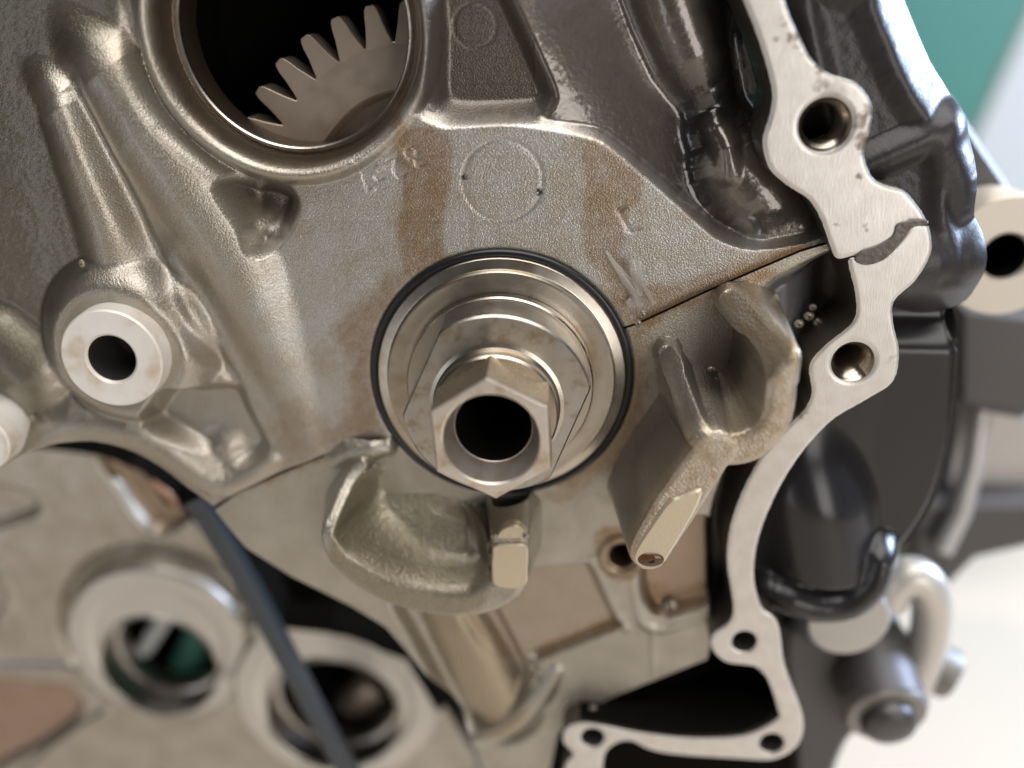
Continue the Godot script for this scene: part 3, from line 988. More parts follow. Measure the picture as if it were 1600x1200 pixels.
func scoop_top(p: Vector2, r: float) -> float:
	var q := scoop_wall.near(p, 11.0)
	if q.x > 1e8:
		return -100.0
	var u := clampf(q.x / (q.z * 1.12), 0.0, 1.0)
	var v := maxf(0.0, u - 0.45) / 0.55
	var crest := 3.0 + 9.8 * step(scoop_y.x, scoop_y.y, p.y) if p.x < scoop_y.z else 1.5 + 11.3 * step(scoop_y.w, scoop_y.y + 1.0, p.y)
	var top := crest - minf(q.z, 1.9) * 0.75 * (1.0 - sqrt(maxf(0.0, 1.0 - v * v * 0.96)))
	if u >= 1.0:
		top -= (q.x - q.z * 1.12) / (0.42 if r < 0.0 else 0.16)
	return top

func scoop_height(p: Vector2) -> float:
	var base := lower_height(p)
	var h := base
	var r := scoop_in.sd(p, 12.0)
	h = lerpf(h, -1.6 + 6.0 * step(-24.0, -38.0, p.y), step(0.6, -4.0, r))
	var top := scoop_top(p, r)
	if r < 0.0 and top > -50.0:
		# rounded hollow: even out the folds of the inner wall
		var sum := 0.0
		for k in 8:
			sum += scoop_top(p + Vector2.from_angle(k * TAU / 8.0) * 1.5, -1.0)
		top = lerpf(top, (top + sum) / 9.0, step(-1.6, -4.4, r))
	if top > -50.0:
		h = smax(h, top, 6.0 if r < 0.0 else 2.2)
	h = bank(h, scoop_arm, p, 1.0)
	return h + 0.05 * grain_at(p * 1.3)

func bracket_height(p: Vector2) -> float:
	var h := lower_height(p)
	var r := bracket_in.sd(p)
	if r < 1.0:
		h = lerpf(h, -1.5, step(0.8, -3.5, r))
	var q := bracket_rim.near(p, 9.0)
	if q.x < 1e8:
		var up := clampf((p - fork_foot).dot(fork_way), -0.3, 1.6)
		var top := smin(24.2, 8.0 + 15.5 * up, 3.0)
		var d := q.x - q.z + 1.0
		if d > 0.0:
			top -= 0.20 * d * d if d < 2.0 else 0.8 + (d - 2.0) / (0.06 if r < 0.0 else 0.09)
		h = smax(h, top, 2.4)
	h = wall(h, bracket_leg, p, 0.10, 1.2)
	return h + 0.05 * grain_at(p * 1.3)

func build_lower():
	at_hole = at(972, 868, -0.5)
	prepare_lower()
	var t := thing("lower_crankcase", "grey cast casing half below the parting line with oil scoop and forked bracket", "engine casing", Vector3(0, -40, -30))
	var dry := func(p: Vector2) -> float: return minf(lower_mask(p), l_corner.sd(p) - 0.2)
	var wet := func(p: Vector2) -> float: return minf(lower_mask(p), 0.2 - l_corner.sd(p))
	part("casting", sheet(-72, 69, -112, 29, 0.45, dry, lower_height, lower_tint, 9.0), mat.cast, t)
	part("oil_pool", sheet(27, 69, -22, 29, 0.45, wet, lower_height, lower_tint, 9.0), mat.oil_pool, t, "dark blue-grey pool of oil in the corner beside the pale flange")
	var s := Soup.new()
	lathe(s, Vector3(at_hole.x, at_hole.y, 0), [[3.0, -0.4], [2.8, -14.0], [0.01, -14.2]], 48)
	part("oil_hole", s.mesh(), mat.cavity, t)

	# oil scoop
	var box := Rect2(at(480, 690, 0), Vector2.ZERO).expand(at(850, 985, 13)).expand(at(480, 985, 13)).expand(at(850, 690))
	var scoop_mask := func(p: Vector2) -> float:
		return minf(maxf(scoop_height(p) - lower_height(p) - 0.12, -scoop_in.sd(p) + 0.2), p.distance_to(Vector2(CX, CY)) - 25.9)
	var scoop_tint := func(p: Vector2, h: float) -> Color:
		var n := grain_at(p * 0.5)
		var c := Color(0.50, 0.47, 0.41).lerp(Color(0.42, 0.39, 0.33), clampf(0.5 + n, 0, 1))
		return c.lerp(Color(0.31, 0.275, 0.19), 0.75 * step(0.5, -1.5, scoop_in.sd(p)))
	var scoop := part("oil_scoop", sheet(box.position.x, box.end.x, box.position.y, box.end.y, 0.28, scoop_mask, scoop_height, scoop_tint, 0.0), mat.cast_grainy, t)
	s = Soup.new()
	block(s, smooth(trace([769, 866, 772, 852, 798, 850, 822, 852, 825, 866, 824, 890, 822, 914, 800, 920, 772, 914, 768, 888], 13.2), true, 3), 11.5, 13.35, 0.3)
	block(s, smooth(trace([776, 840, 784, 826, 800, 820, 814, 824, 824, 838, 800, 842], 13.0), true, 3), 11.0, 13.2, 0.3)
	part("machined_pad", s.mesh(), mat.machined_oily, scoop, "tan machined pad at the scoop's right end")

	# forked bracket
	var bb := Rect2(at(960, 450, 0), Vector2.ZERO).expand(at(1265, 450, 0)).expand(at(960, 905, 24)).expand(at(1265, 905, 24)).grow(1.0)
	var bracket_mask := func(p: Vector2) -> float:
		return maxf(bracket_height(p) - lower_height(p) - 0.15, -bracket_in.sd(p) + 0.2)
	var bracket_tint := func(p: Vector2, h: float) -> Color:
		var n := grain_at(p * 0.6)
		var c := Color(0.56, 0.50, 0.42).lerp(Color(0.46, 0.375, 0.27), clampf(0.5 + 1.2 * n, 0, 1))
		var leg_shade := step(6.0, 2.0, (p - at(1056, 590, 12)).dot(Vector2(0.88, 0.47)))
		c = c.lerp(Color(0.30, 0.28, 0.25), leg_shade * step(23.6, 20.0, h + n))  # left wall of the leg darkened to paint its shade
		return c.lerp(Color(0.12, 0.10, 0.09), 0.85 * step(0.8, -1.5, bracket_in.sd(p)) * step(13.0, 7.0, h))  # hollow of the fork darkened with depth, painted shade
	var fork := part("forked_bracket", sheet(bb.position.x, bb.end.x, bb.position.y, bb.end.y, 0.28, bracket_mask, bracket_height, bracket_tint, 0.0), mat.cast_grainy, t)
	s = Soup.new()
	block(s, smooth(trace([1062, 776, 1096, 764, 1090, 790, 1066, 834, 1042, 872, 1028, 888, 1006, 890, 990, 876, 994, 856, 1016, 822, 1044, 784], 24.8), true, 3), 22.5, 25.0, 0.4)
	part("machined_foot", s.mesh(), mat.machined_oily, fork, "tan milled foot of the bracket")

	# gasket flange sweeping down to the bottom edge
	var f := FLANGE_Z
	var outer := [1450, 349, 1455, 368, 1456, 390, 1448, 412, 1428, 442, 1398, 470, 1396, 505, 1405, 548, 1396, 596, 1352, 626, 1292, 664, 1232, 738, 1190, 826, 1178, 895, 1190, 948, 1216, 974, 1226, 1040, 1252, 1110, 1254, 1146, 1240, 1172, 1206, 1188, 1150, 1186, 1060, 1180, 1016, 1172, 984, 1158, 956, 1166, 942, 1190, 942, 1260]
	var inner := [880, 1260, 882, 1200, 896, 1180, 880, 1160, 884, 1140, 904, 1130, 940, 1134, 1000, 1146, 1080, 1154, 1160, 1150, 1212, 1126, 1216, 1110, 1190, 1048, 1136, 1036, 1113, 1014, 1116, 990, 1140, 972, 1146, 945, 1136, 870, 1150, 794, 1190, 712, 1226, 672, 1256, 642, 1269, 614, 1265, 572, 1290, 540, 1334, 502, 1337, 460, 1326, 408, 1346, 404, 1366, 402, 1390, 391, 1411, 370, 1422, 349.5]
	var out := smooth(trace(outer, f), false, 4)
	out.append_array(smooth(trace(inner, f), false, 4))
	var holes := [[at(1333, 566, f), 4.0], [at(1163, 1003, f), 2.7], [at(1206, 1162, f), 2.8], [at(926, 1153, f), 2.7]]
	flange("flange_face", Shape.new(out), holes, t, Rect2(8, -125, 92, 155), [[at(1398, 480, 3), 1.2, 0.5], [at(1250, 645, 3), 1.8, 0.6], [at(1395, 560, 3), 1.0, 0.3]])
	threaded_hole(holes[0][0], 4.0, t)
	for k in [1, 2, 3]:
		s = Soup.new()
		lathe(s, Vector3(holes[k][0].x, holes[k][0].y, 0), [[holes[k][1] + 0.05, f - 0.35], [holes[k][1] - 0.3, f - 2.0], [holes[k][1] - 0.3, f - 9.0], [0.01, f - 9.5]], 40)
		part("dowel_hole", s.mesh(), mat.bore_dark, t)
	# hollow behind the opening framed by the flange
	s = Soup.new()
	var rims := PackedVector3Array()
	for q in [[906, 1122, 2.0], [940, 1125, 2.0], [970, 1131, 2.0], [1000, 1137, 2.0], [1040, 1142, 2.0], [1080, 1145, 2.0], [1120, 1144, 2.0], [1156, 1140, 2.0], [1202, 1118, 2.0], [1207, 1108, 1.6], [1184, 1054, 1.0], [1134, 1041, -2.0], [1060, 1062, -5.0], [960, 1101, -5.0]]:
		rims.append(at3(q[0], q[1], q[2]))
	var deep := PackedVector3Array()
	for q in rims:
		deep.append(Vector3(q.x, q.y, -48.0))
	s.loft([rims, deep])
	s.cap(deep)
	part("inner_hollow", s.mesh(), mat.cavity, t)
	s = Soup.new()
	block(s, trace([1120, 300, 1345, 300, 1362, 460, 1120, 500], -17.5), -22, -17.5, 0.5)  # added black plate for the shade behind the seam corner
	part("dark_backing", s.mesh(), mat.cavity, t)
	s = Soup.new()
	block(s, trace([800, 1090, 910, 1090, 940, 1150, 1240, 1160, 1240, 1300, 780, 1300], -18), -24, -18, 0.5)  # second added black plate, standing for shade under the bottom flange strip
	part("dark_backing", s.mesh(), mat.cavity, t)
	cover_wall(t)

# black bulging outside of the lower half
func cover_wall(t: Node3D):
	var sh := Shape.new(smooth(trace([1400, 440, 1440, 430, 1500, 440, 1510, 520, 1504, 640, 1490, 730, 1466, 800, 1430, 856, 1396, 890, 1390, 930, 1366, 962, 1326, 984, 1270, 986, 1226, 970, 1170, 940, 1160, 850, 1200, 740, 1290, 640, 1380, 580], -6), true, 3))
	var rim := ridge([1500, 470, -13, 6, 1500, 530, -9.5, 6, 1499, 600, -9, 6, 1484, 720, -9, 6, 1462, 792, -9, 6, 1424, 852, -9, 6, 1392, 886, -9, 8])
	var b0 := at(1268, 720, -2)
	var b1 := at(1300, 925, 0)
	var y0 := at(1310, 540, -9).y
	var y1 := at(1276, 820, 0).y
	var y2 := at(1300, 915, 0).y
	var lip := ridge([1380, 890, -1, 20, 1370, 925, 0, 24, 1336, 955, 0, 25, 1286, 962, 0, 24, 1238, 948, -0.5, 20, 1206, 930, -2, 14])
	var mask := func(p: Vector2) -> float: return -sh.sd(p)
	var height := func(p: Vector2) -> float:
		var e := -sh.sd(p)
		var h := -8.5 - 1.0 * smax(0.0, 1.8 - e, 0.6) + 3.0 * step(78.0, 60.0, p.x) * step(-60.0, -30.0, p.y)
		var along := (p.y - b0.y) / (b1.y - b0.y)
		var dx := (p.x - lerpf(b0.x, b1.x, along)) / 11.0
		h -= 5.0 * step(2.0, 9.0, p.y)
		h = smax(h, lerpf(-13.0, 1.0, step(y0, y1, p.y)) - 14.0 * step(y2, y2 - 7.5, p.y) - 6.5 * dx * dx, 3.0)
		h = bank(h, rim, p, 0.8, 4.0)
		h = bank(h, lip, p, 1.0, 6.0)
		return h + 0.012 * grain_at(p * 0.5)
	var tint := func(_p: Vector2, _h: float) -> Color: return Color.WHITE
	part("outer_wall", sheet(42, 104, -66, 14, 0.45, mask, height, tint, 22.0), mat.black_cover, t, "smooth black painted bulge with a bright rim")

# ------------------------------------------------------------------ crankshaft end, seal and gear
func build_crankshaft():
	var t := thing("crankshaft", "bright steel shaft end with stepped collars and a hollow hexagon nose", "crankshaft", Vector3(CX, CY, -10))
	var c := Vector3(CX, CY, 0)
	var s := Soup.new()
	lathe(s, c, [[24.3, -6.0], [24.3, 0.3], [24.0, 0.6], [22.4, 0.9], [22.2, 1.0], [22.1, 2.0], [21.8, 2.2], [21.3, 2.25], [20.6, 2.15], [19.4, 2.25], [18.6, 2.2], [18.0, 2.2], [17.0, 2.2]], 160)
	part("shoulder_disc", s.mesh(20.0), mat.steel, t)
	# collar with two milled flats
	var rim := PackedVector2Array()
	var fa := deg_to_rad(155.8)
	for i in 180:
		var a := TAU * i / 180.0
		var r := 17.5
		for q in [[fa, 15.0], [deg_to_rad(-20.85), 14.5]]:
			var k := cos(a - q[0])
			if k > 0.2:
				r = minf(r, q[1] / k)
		rim.append(Vector2(CX + cos(a) * r, CY + sin(a) * r))
	s = Soup.new()
	var top := PackedVector2Array()
	for q in rim:
		top.append(Vector2(CX, CY) + (q - Vector2(CX, CY)) * 0.978)
	s.loft([flat_ring(rim, 1.5), flat_ring(rim, 13.85), flat_ring(top, 14.2), circle(c + Vector3(0, 0, 14.2), 9.0, 180)])
	part("collar", s.mesh(25.0), mat.steel_worn, t)
	s = Soup.new()
	lathe(s, c, [[18.0, 2.4], [17.9, 4.4], [17.6, 4.8], [13.0, 4.9]], 160)
	part("collar_root", s.mesh(25.0), mat.steel_polished, t)
	s = Soup.new()
	lathe(s, c, [[12.3, 14.2], [11.6, 14.5], [11.3, 15.2], [11.3, 17.4], [10.9, 17.8], [8.0, 17.8]], 120)
	part("nose_washer", s.mesh(25.0), mat.steel, t)
	# hexagon nose, hollow
	var hex := func(r: float, z: float) -> PackedVector3Array:
		var o := PackedVector3Array()
		for k in 6:
			for j in 16:
				var a := deg_to_rad(-26.3 + 60.0 * k)
				var b := a + PI / 3
				o.append(c + Vector3(cos(a), sin(a), 0).lerp(Vector3(cos(b), sin(b), 0), j / 16.0) * r + Vector3(0, 0, z))
		return o
	var round := func(r: float, z: float) -> PackedVector3Array: return circle(c + Vector3(0, 0, z), r, 96, Basis(Vector3.BACK, deg_to_rad(-26.3)))
	s = Soup.new()
	s.loft([hex.call(11.35, 17.8), hex.call(11.35, 27.6)])
	var head := part("hexagon_head", s.mesh(), mat.hex_flat_oily, t)
	s = Soup.new()
	s.loft([hex.call(11.352, 27.3), hex.call(11.15, 27.9), hex.call(10.95, 28.0), round.call(8.5, 28.0)])
	part("front_face", s.mesh(22.0), mat.hex_face, head)
	s = Soup.new()
	s.loft([round.call(8.5, 28.0), round.call(8.2, 27.7), round.call(7.9, 26.0), round.call(7.0, 22.8), round.call(6.7, 22.5)])
	part("countersink", s.mesh(30.0), mat.hex_face, head)
	s = Soup.new()
	lathe(s, c, [[6.7, 22.5], [6.4, 22.0], [6.4, -50.0], [0.01, -50.0]])
	part("bore", s.mesh(), mat.cavity, head)

	s = Soup.new()
	var path := circle(c + Vector3(0, 0, -0.1), 25.0, 160)
	path.append(path[0])
	path.append(path[1])
	tube(s, path, [0.8], 12, false)
	single("seal_ring", s.mesh(), mat.rubber, "thin black rubber ring round the bright shaft disc", "seal ring")
	s = Soup.new()
	lathe(s, c, [[26.2, -0.6], [25.7, -1.2], [24.2, -1.6]], 120)
	s.loft([circle(c + Vector3(0, 0, -1.6), 24.2, 120), circle(c + Vector3(0, 0, -9), 24.2, 120)])
	part("groove_floor", s.mesh(), mat.cavity, t)

func build_gear():
	var z := -13.0
	var g := at(656, 318, z)
	var tip := g.distance_to(at(475, 58, z)) + 0.2
	var root := tip - 7.0
	var n := 34
	var base := Vector3(g.x, g.y, z)
	var t := thing("gear_wheel", "brown steel gear with pointed teeth inside the round dark window", "gear", base)
	var s := Soup.new()
	lathe(s, base, [[root, -7.0], [root + 0.1, -0.3], [root - 0.3, 0.0], [root - 8.0, 0.0], [root - 8.6, -0.4], [root - 9.6, -3.4], [root - 12.0, -3.6], [root - 13.0, -0.6], [root - 22.0, -0.5]], 170)
	part("gear_rim", s.mesh(), mat.gear_steel, t)
	s = Soup.new()
	lathe(s, base, [[root - 22.0, -0.5], [6.0, -0.5]], 90)
	part("gear_web", s.mesh(), mat.gear_steel, t)
	# one tooth, then copies of it round the visible arc
	var half := PI / n
	var prof := PackedVector2Array()
	for q in [[-1.0, -0.6], [-0.93, 0.0], [-0.74, 1.6], [-0.56, 3.4], [-0.45, 5.2], [-0.34, 6.4], [-0.20, 6.95], [0.20, 6.95], [0.34, 6.4], [0.45, 5.2], [0.56, 3.4], [0.74, 1.6], [0.93, 0.0], [1.0, -0.6]]:
		var r: float = root + q[1]
		var a: float = -q[0] * half
		prof.append(Vector2(cos(a) * r, sin(a) * r))
	s = Soup.new()
	block(s, prof, -7.0, 0.02, 0.16)
	var tooth := s.mesh()
	var a0 := (at(475, 58, z) - g).angle()
	for k in range(-5, 8):
		var o := MeshInstance3D.new()
		o.name = "tooth" if k == -5 else "tooth_%03d" % (k + 5)
		o.mesh = tooth
		o.material_override = mat.gear_steel
		o.rotation.z = a0 + k * TAU / n
		t.add_child(o, true)

# ------------------------------------------------------------------ the blurred casing behind, lower left
func build_gearbox():
	var z := -42.0
	var t := thing("gearbox_housing", "pale cast housing behind at lower left with two round bearing seats", "gearbox housing", Vector3(-70, -90, -60))
	var c1 := at(245, 1010, z + 4)
	var c2 := at(524, 1095, z + 6)
	var h1 := at(256, 1030, z)
	var h2 := at(526, 1098, z)
	var slab := Shape.new(trace([-60, 720, 60, 700, 150, 712, 200, 730, 250, 800, 300, 812, 345, 870, 400, 905, 440, 960, 520, 968, 640, 1010, 740, 1180, 760, 1280, -60, 1300], z))
	var dent := Shape.new(smooth(trace([150, 716, 215, 740, 255, 775, 300, 800, 270, 830, 236, 832, 205, 800, 180, 760], z), true, 3))
	var notch := Shape.new(smooth(trace([-40, 760, 40, 770, 60, 800, 30, 815, -40, 830], z), true, 3))
	var panel := Shape.new(smooth(trace([-60, 1072, 60, 1068, 110, 1075, 130, 1110, 90, 1150, 20, 1190, -60, 1220], z), true, 3))
	var ribs := [ridge([-40, 1050, z + 1.5, 10, 60, 1046, z + 1.5, 10, 130, 1052, z + 1.5, 10]), ridge([20, 1230, z + 1.2, 9, 90, 1165, z + 1.2, 9, 165, 1115, z + 1.2, 9]), ridge([0, 905, z + 1.0, 8, 14, 940, z + 1.0, 8, -4, 975, z + 1.0, 8])]
	var height := func(p: Vector2) -> float:
		var h := z
		var d := p.distance_to(c1)
		h -= 2.6 * exp(-pow((d - 28.2) / 1.8, 2.0)) * step(-30.0, 10.0, p.y - c1.y + 8.0)
		h = smax(h, z + 4.0 - pow(maxf(0.0, d - 24.8), 2.0) * 1.4, 0.8)
		if d < 19.6:
			h -= 0.9 * step(19.6, 18.8, d)
		d = p.distance_to(c2)
		h = smax(h, z + 6.0 - pow(maxf(0.0, d - 28.0), 2.0) * 1.2, 0.8)
		if d < 22.4:
			h -= 1.0 * step(22.4, 21.4, d)
		var e := dent.sd(p)
		h -= 4.0 * step(0.8, -2.0, e)
		h -= 3.0 * step(0.8, -2.0, notch.sd(p))
		h -= 2.4 * step(0.8, -2.0, panel.sd(p))
		for r in ribs:
			h = bank(h, r, p, 1.0, 6.0)
		# tabs bridging the two seats
		h = smax(h, z + 6.0 - p.distance_squared_to(at(405, 990, z + 6)) * 0.10, 0.6)
		h = smax(h, z + 5.5 - p.distance_squared_to(at(370, 1065, z + 6)) * 0.10, 0.6)
		return h + 0.2 * grain_at(p * 0.3)
	var mask := func(p: Vector2) -> float:
		return minf(-slab.sd(p), minf(p.distance_to(h1) - 16.8, p.distance_to(h2) - 19.2))
	var tint := func(p: Vector2, _h: float) -> Color:
		var n := grain_at(p * 0.25 + Vector2(12, 70))
		var c := Color(0.51, 0.47, 0.415).lerp(Color(0.43, 0.385, 0.325), clampf(0.5 + n, 0, 1))
		c = c.lerp(Color(0.68, 0.655, 0.62), 0.85 * maxf(step(25.6, 24.0, p.distance_to(c1)), step(29.0, 27.2, p.distance_to(c2))))
		c = c.lerp(Color(0.40, 0.25, 0.19), 0.7 * step(0.8, -1.5, panel.sd(p)))
		return c.lerp(Color(0.34, 0.24, 0.16), 0.8 * step(0.8, -1.5, dent.sd(p)))
	side_tint = Color(0.05, 0.045, 0.04)  # gearbox edge walls painted near black, as a shaded gap
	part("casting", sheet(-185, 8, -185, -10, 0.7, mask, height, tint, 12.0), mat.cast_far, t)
	side_tint = Color.WHITE
	var liner := func(h: Vector2, r: float, top: float, called: String):
		var s := Soup.new()
		lathe(s, Vector3(h.x, h.y, 0), [[r + 0.6, top], [r + 0.1, top + 0.7], [r - 0.5, top + 0.3], [r - 0.7, top - 8.0], [r - 2.0, top - 8.5], [r - 2.0, top - 14.0]])
		part(called, s.mesh(), mat.steel_worn, t)
	liner.call(h1, 17.0, z + 3.0, "bearing_seat")
	liner.call(h2, 19.4, z + 5.0, "bearing_seat")
	var s := Soup.new()
	for h in [h1, h2]:
		s = Soup.new()
		lathe(s, Vector3(h.x, h.y, 0), [[19.6, z - 11.0], [19.6, z - 40.0], [0.01, z - 40.0]])
		part("inner_hollow", s.mesh(), mat.cavity, t)
	# shaft glimpsed through the left seat
	s = Soup.new()
	tube(s, PackedVector3Array([at3(280, 930, z - 14), at3(225, 1015, z - 14)]), [2.6], 16)
	single("shaft_pin", s.mesh(), mat.pale_panel, "short pale pin seen inside the left bearing seat", "pin")
	s = Soup.new()
	tube(s, PackedVector3Array([at3(330, 960, z - 22), at3(270, 1090, z - 22)]), [6.0], 16)
	single("inner_roller", s.mesh(), mat.green_sheet, "dark green roller deep inside the left bearing seat", "roller")
	s = Soup.new()
	tube(s, PackedVector3Array([at3(470, 1190, z - 24), at3(600, 1060, z - 24)]), [8.0], 20)
	single("inner_shaft", s.mesh(), mat.gear_steel, "brown shaft deep inside the right bearing seat", "shaft")
	# copper coloured scrap in the dent
	s = Soup.new()
	tube(s, PackedVector3Array([at3(236, 752, z + 2), at3(262, 772, z + 2), at3(276, 790, z + 1)]), [0.7, 1.0, 0.6], 12)
	single("copper_washer", s.mesh(), mat.copper, "small copper coloured edge in the gap below the casing rim", "washer")
	# the rail that crosses in front of it
	s = Soup.new()
	var y0 := at3(306, 776, -16)
	var mid := at3(392, 920, -18)
	var y1 := at3(556, 1230, -20)
	var w := Vector3(4.2, 2.2, 0) * 0.48
	var rings := []
	for p in [y0, y0.lerp(mid, 0.5), mid, mid.lerp(y1, 0.5), y1]:
		rings.append(PackedVector3Array([p - w + Vector3(0, 0, -2.0), p + w + Vector3(0, 0, -2.0), p + w + Vector3(0, 0, 1.6), p + w * 0.8 + Vector3(0, 0, 2.0), p - w * 0.8 + Vector3(0, 0, 2.0), p - w + Vector3(0, 0, 1.6)]))
	rings.reverse()
	s.loft(rings)
	single("chain_guide", s.mesh(), mat.rail_steel, "dark blue-grey steel strip running down past the bearing seats", "guide rail")
	# added dark sheet standing for the shade in the gap between the housings
	s = Soup.new()
	box(s, Basis(), Vector3(-40, -70, z - 62), Vector3(230, 190, 4))
	part("gap_backing", s.mesh(), mat.cavity, t)

# ------------------------------------------------------------------ things behind, right
func build_right():
	# silver lug with an eye
	var c := at(1572, 402, -34)
	var s := Soup.new()
	lathe(s, Vector3(c.x, c.y, 0), [[13.4, -60], [13.6, -36], [13.0, -34], [5.6, -34], [5.0, -34.8], [5.0, -58]])
	s.loft([circle(Vector3(c.x, c.y, -58), 5.0), circle(Vector3(c.x, c.y, -58), 0.01)])
	var o := thing("mounting_lug", "cream coloured round mounting lug with a dark eye at the right edge", "lug", Vector3(c.x, c.y, -60))
	part("eye", s.mesh(), mat.cream_metal, o)
	s = Soup.new()
	lathe(s, Vector3(c.x, c.y, 0), [[4.95, -35.2], [4.9, -57], [0.01, -57]])
	part("bore", s.mesh(), mat.cavity, o)
	# dark arm between lug and green sheet
	s = Soup.new()
	block(s, trace([1440, 140, 1490, 150, 1540, 230, 1592, 306, 1600, 330, 1480, 330], -46), -70, -46, 1.5)
	single("sloping_bracket", s.mesh(), mat.dark_machine, "dark grey sloping arm between black wall and pale panel", "bracket")
	# dark machine shapes under the lug
	s = Soup.new()
	block(s, trace([1490, 470, 1660, 490, 1660, 640, 1600, 660, 1490, 640], -60), -90, -60, 3.0)
	single("machine_cover", s.mesh(), mat.dark_machine, "blurred dark cover right of the black bulge under the lug", "machine cover")
	s = Soup.new()
	block(s, trace([1500, 560, 1570, 560, 1660, 700, 1660, 800, 1500, 850, 1440, 860], -70), -100, -70, 4.0)
	single("machine_block", s.mesh(), mat.grey_metal, "blurred grey metal block right of the black bulge", "machine block")
	s = Soup.new()
	block(s, trace([1420, 780, 1660, 780, 1660, 850, 1530, 880, 1480, 930, 1420, 900], -62), -80, -62, 3.0)
	single("machine_wedge", s.mesh(), mat.dark_machine, "blurred dark wedge above the pale floor at right", "machine foot")
	s = Soup.new()
	tube(s, PackedVector3Array([at3(1530, 640, -66), at3(1520, 720, -62), at3(1500, 800, -60), at3(1470, 860, -58)]), [3.0], 16)
	single("grey_hose", s.mesh(), mat.grey_metal, "grey hose curving down beside the black bulge", "hose")
	# silver plug under the bulge
	s = Soup.new()
	var p := at(1326, 972, -10)
	lathe(s, Vector3(p.x, p.y, 0), [[9.6, -34], [9.6, -11], [8.8, -10], [0.01, -10]])
	o = thing("silver_plug", "short silver round plug below the black bulge", "plug", Vector3(p.x, p.y, -34))
	part("plug_head", s.mesh(), mat.grey_metal, o)
	# dark block below it
	s = Soup.new()
	block(s, smooth(trace([1226, 985, 1300, 1010, 1390, 1040, 1430, 1070, 1420, 1130, 1340, 1150, 1310, 1200, 1290, 1260, 1246, 1260, 1236, 1150], -22), true, 3), -60, -22, 2.0)
	single("dark_bracket", s.mesh(), mat.dark_machine, "dark cast bracket between the pale flange and the big bolt", "bracket")
	# big bolt
	p = at(1386, 1120, -12)
	var ax := Basis(Vector3(1, 0.1, 0).normalized(), 0.25)
	o = thing("large_bolt", "large dark round-headed bolt at lower right", "bolt", Vector3(p.x, p.y, -30))
	s = Soup.new()
	lathe(s, Vector3(p.x, p.y, -12), [[10.4, -22], [10.4, -1.8], [9.2, 0.0], [7.0, 0.4], [0.01, 0.4]], 64, ax)
	part("bolt_flange", s.mesh(), mat.dull_metal, o)
	s = Soup.new()
	var hexa := []
	for q in [[6.6, 0.2], [6.4, 2.6], [5.4, 3.8], [3.0, 4.4]]:
		hexa.append(circle(Vector3(p.x, p.y, -12) + ax * Vector3(0, 0, q[1]), q[0], 40, ax))
	s.loft(hexa)
	s.cap(hexa[-1])
	part("bolt_head", s.mesh(), mat.dark_bolt, o)
	s = Soup.new()
	tube(s, PackedVector3Array([Vector3(p.x - 3, p.y + 12, -40), Vector3(p.x, p.y + 1, -14)]), [11.0, 10.0], 40)
	part("shank_sleeve", s.mesh(), mat.dark_machine, o)
	# curved pipe
	var path := PackedVector3Array()
	for q in [[1384, 940], [1398, 912], [1424, 900], [1446, 914], [1456, 944], [1454, 985], [1442, 1025], [1428, 1062], [1420, 1086]]:
		path.append(at3(q[0], q[1], -26))
	s = Soup.new()
	var fine := PackedVector3Array()
	for i in path.size() - 1:
		for k in 6:
			fine.append(path[i].cubic_interpolate(path[i + 1], path[maxi(i - 1, 0)], path[mini(i + 2, path.size() - 1)], k / 6.0))
	fine.append(path[-1])
	tube(s, fine, [4.9], 24)
	single("curved_pipe", s.mesh(), mat.pipe_metal, "pale metal pipe bent like a hook beside the black bulge", "pipe")
	# small bolt at the pipe's foot
	p = at(1466, 1050, -28)
	o = thing("pipe_bolt", "small grey bolt at the foot of the curved pale pipe", "bolt", Vector3(p.x, p.y, -40))
	s = Soup.new()
	var bx := Basis(Vector3(0, 1, 0), 1.15) * Basis(Vector3(1, 0, 0), 0.3)
	lathe(s, Vector3(p.x, p.y, -30), [[6.4, -6], [6.6, 3.6], [5.6, 5.0], [0.01, 5.0]], 40, bx)
	part("bolt_head", s.mesh(), mat.dull_metal, o)
	s = Soup.new()
	lathe(s, Vector3(p.x - 6, p.y - 1, -32), [[6.0, -8], [7.6, -7.6], [7.6, -4], [6.0, -3.8]], 40, bx)
	part("bolt_collar", s.mesh(), mat.dark_bolt, o)

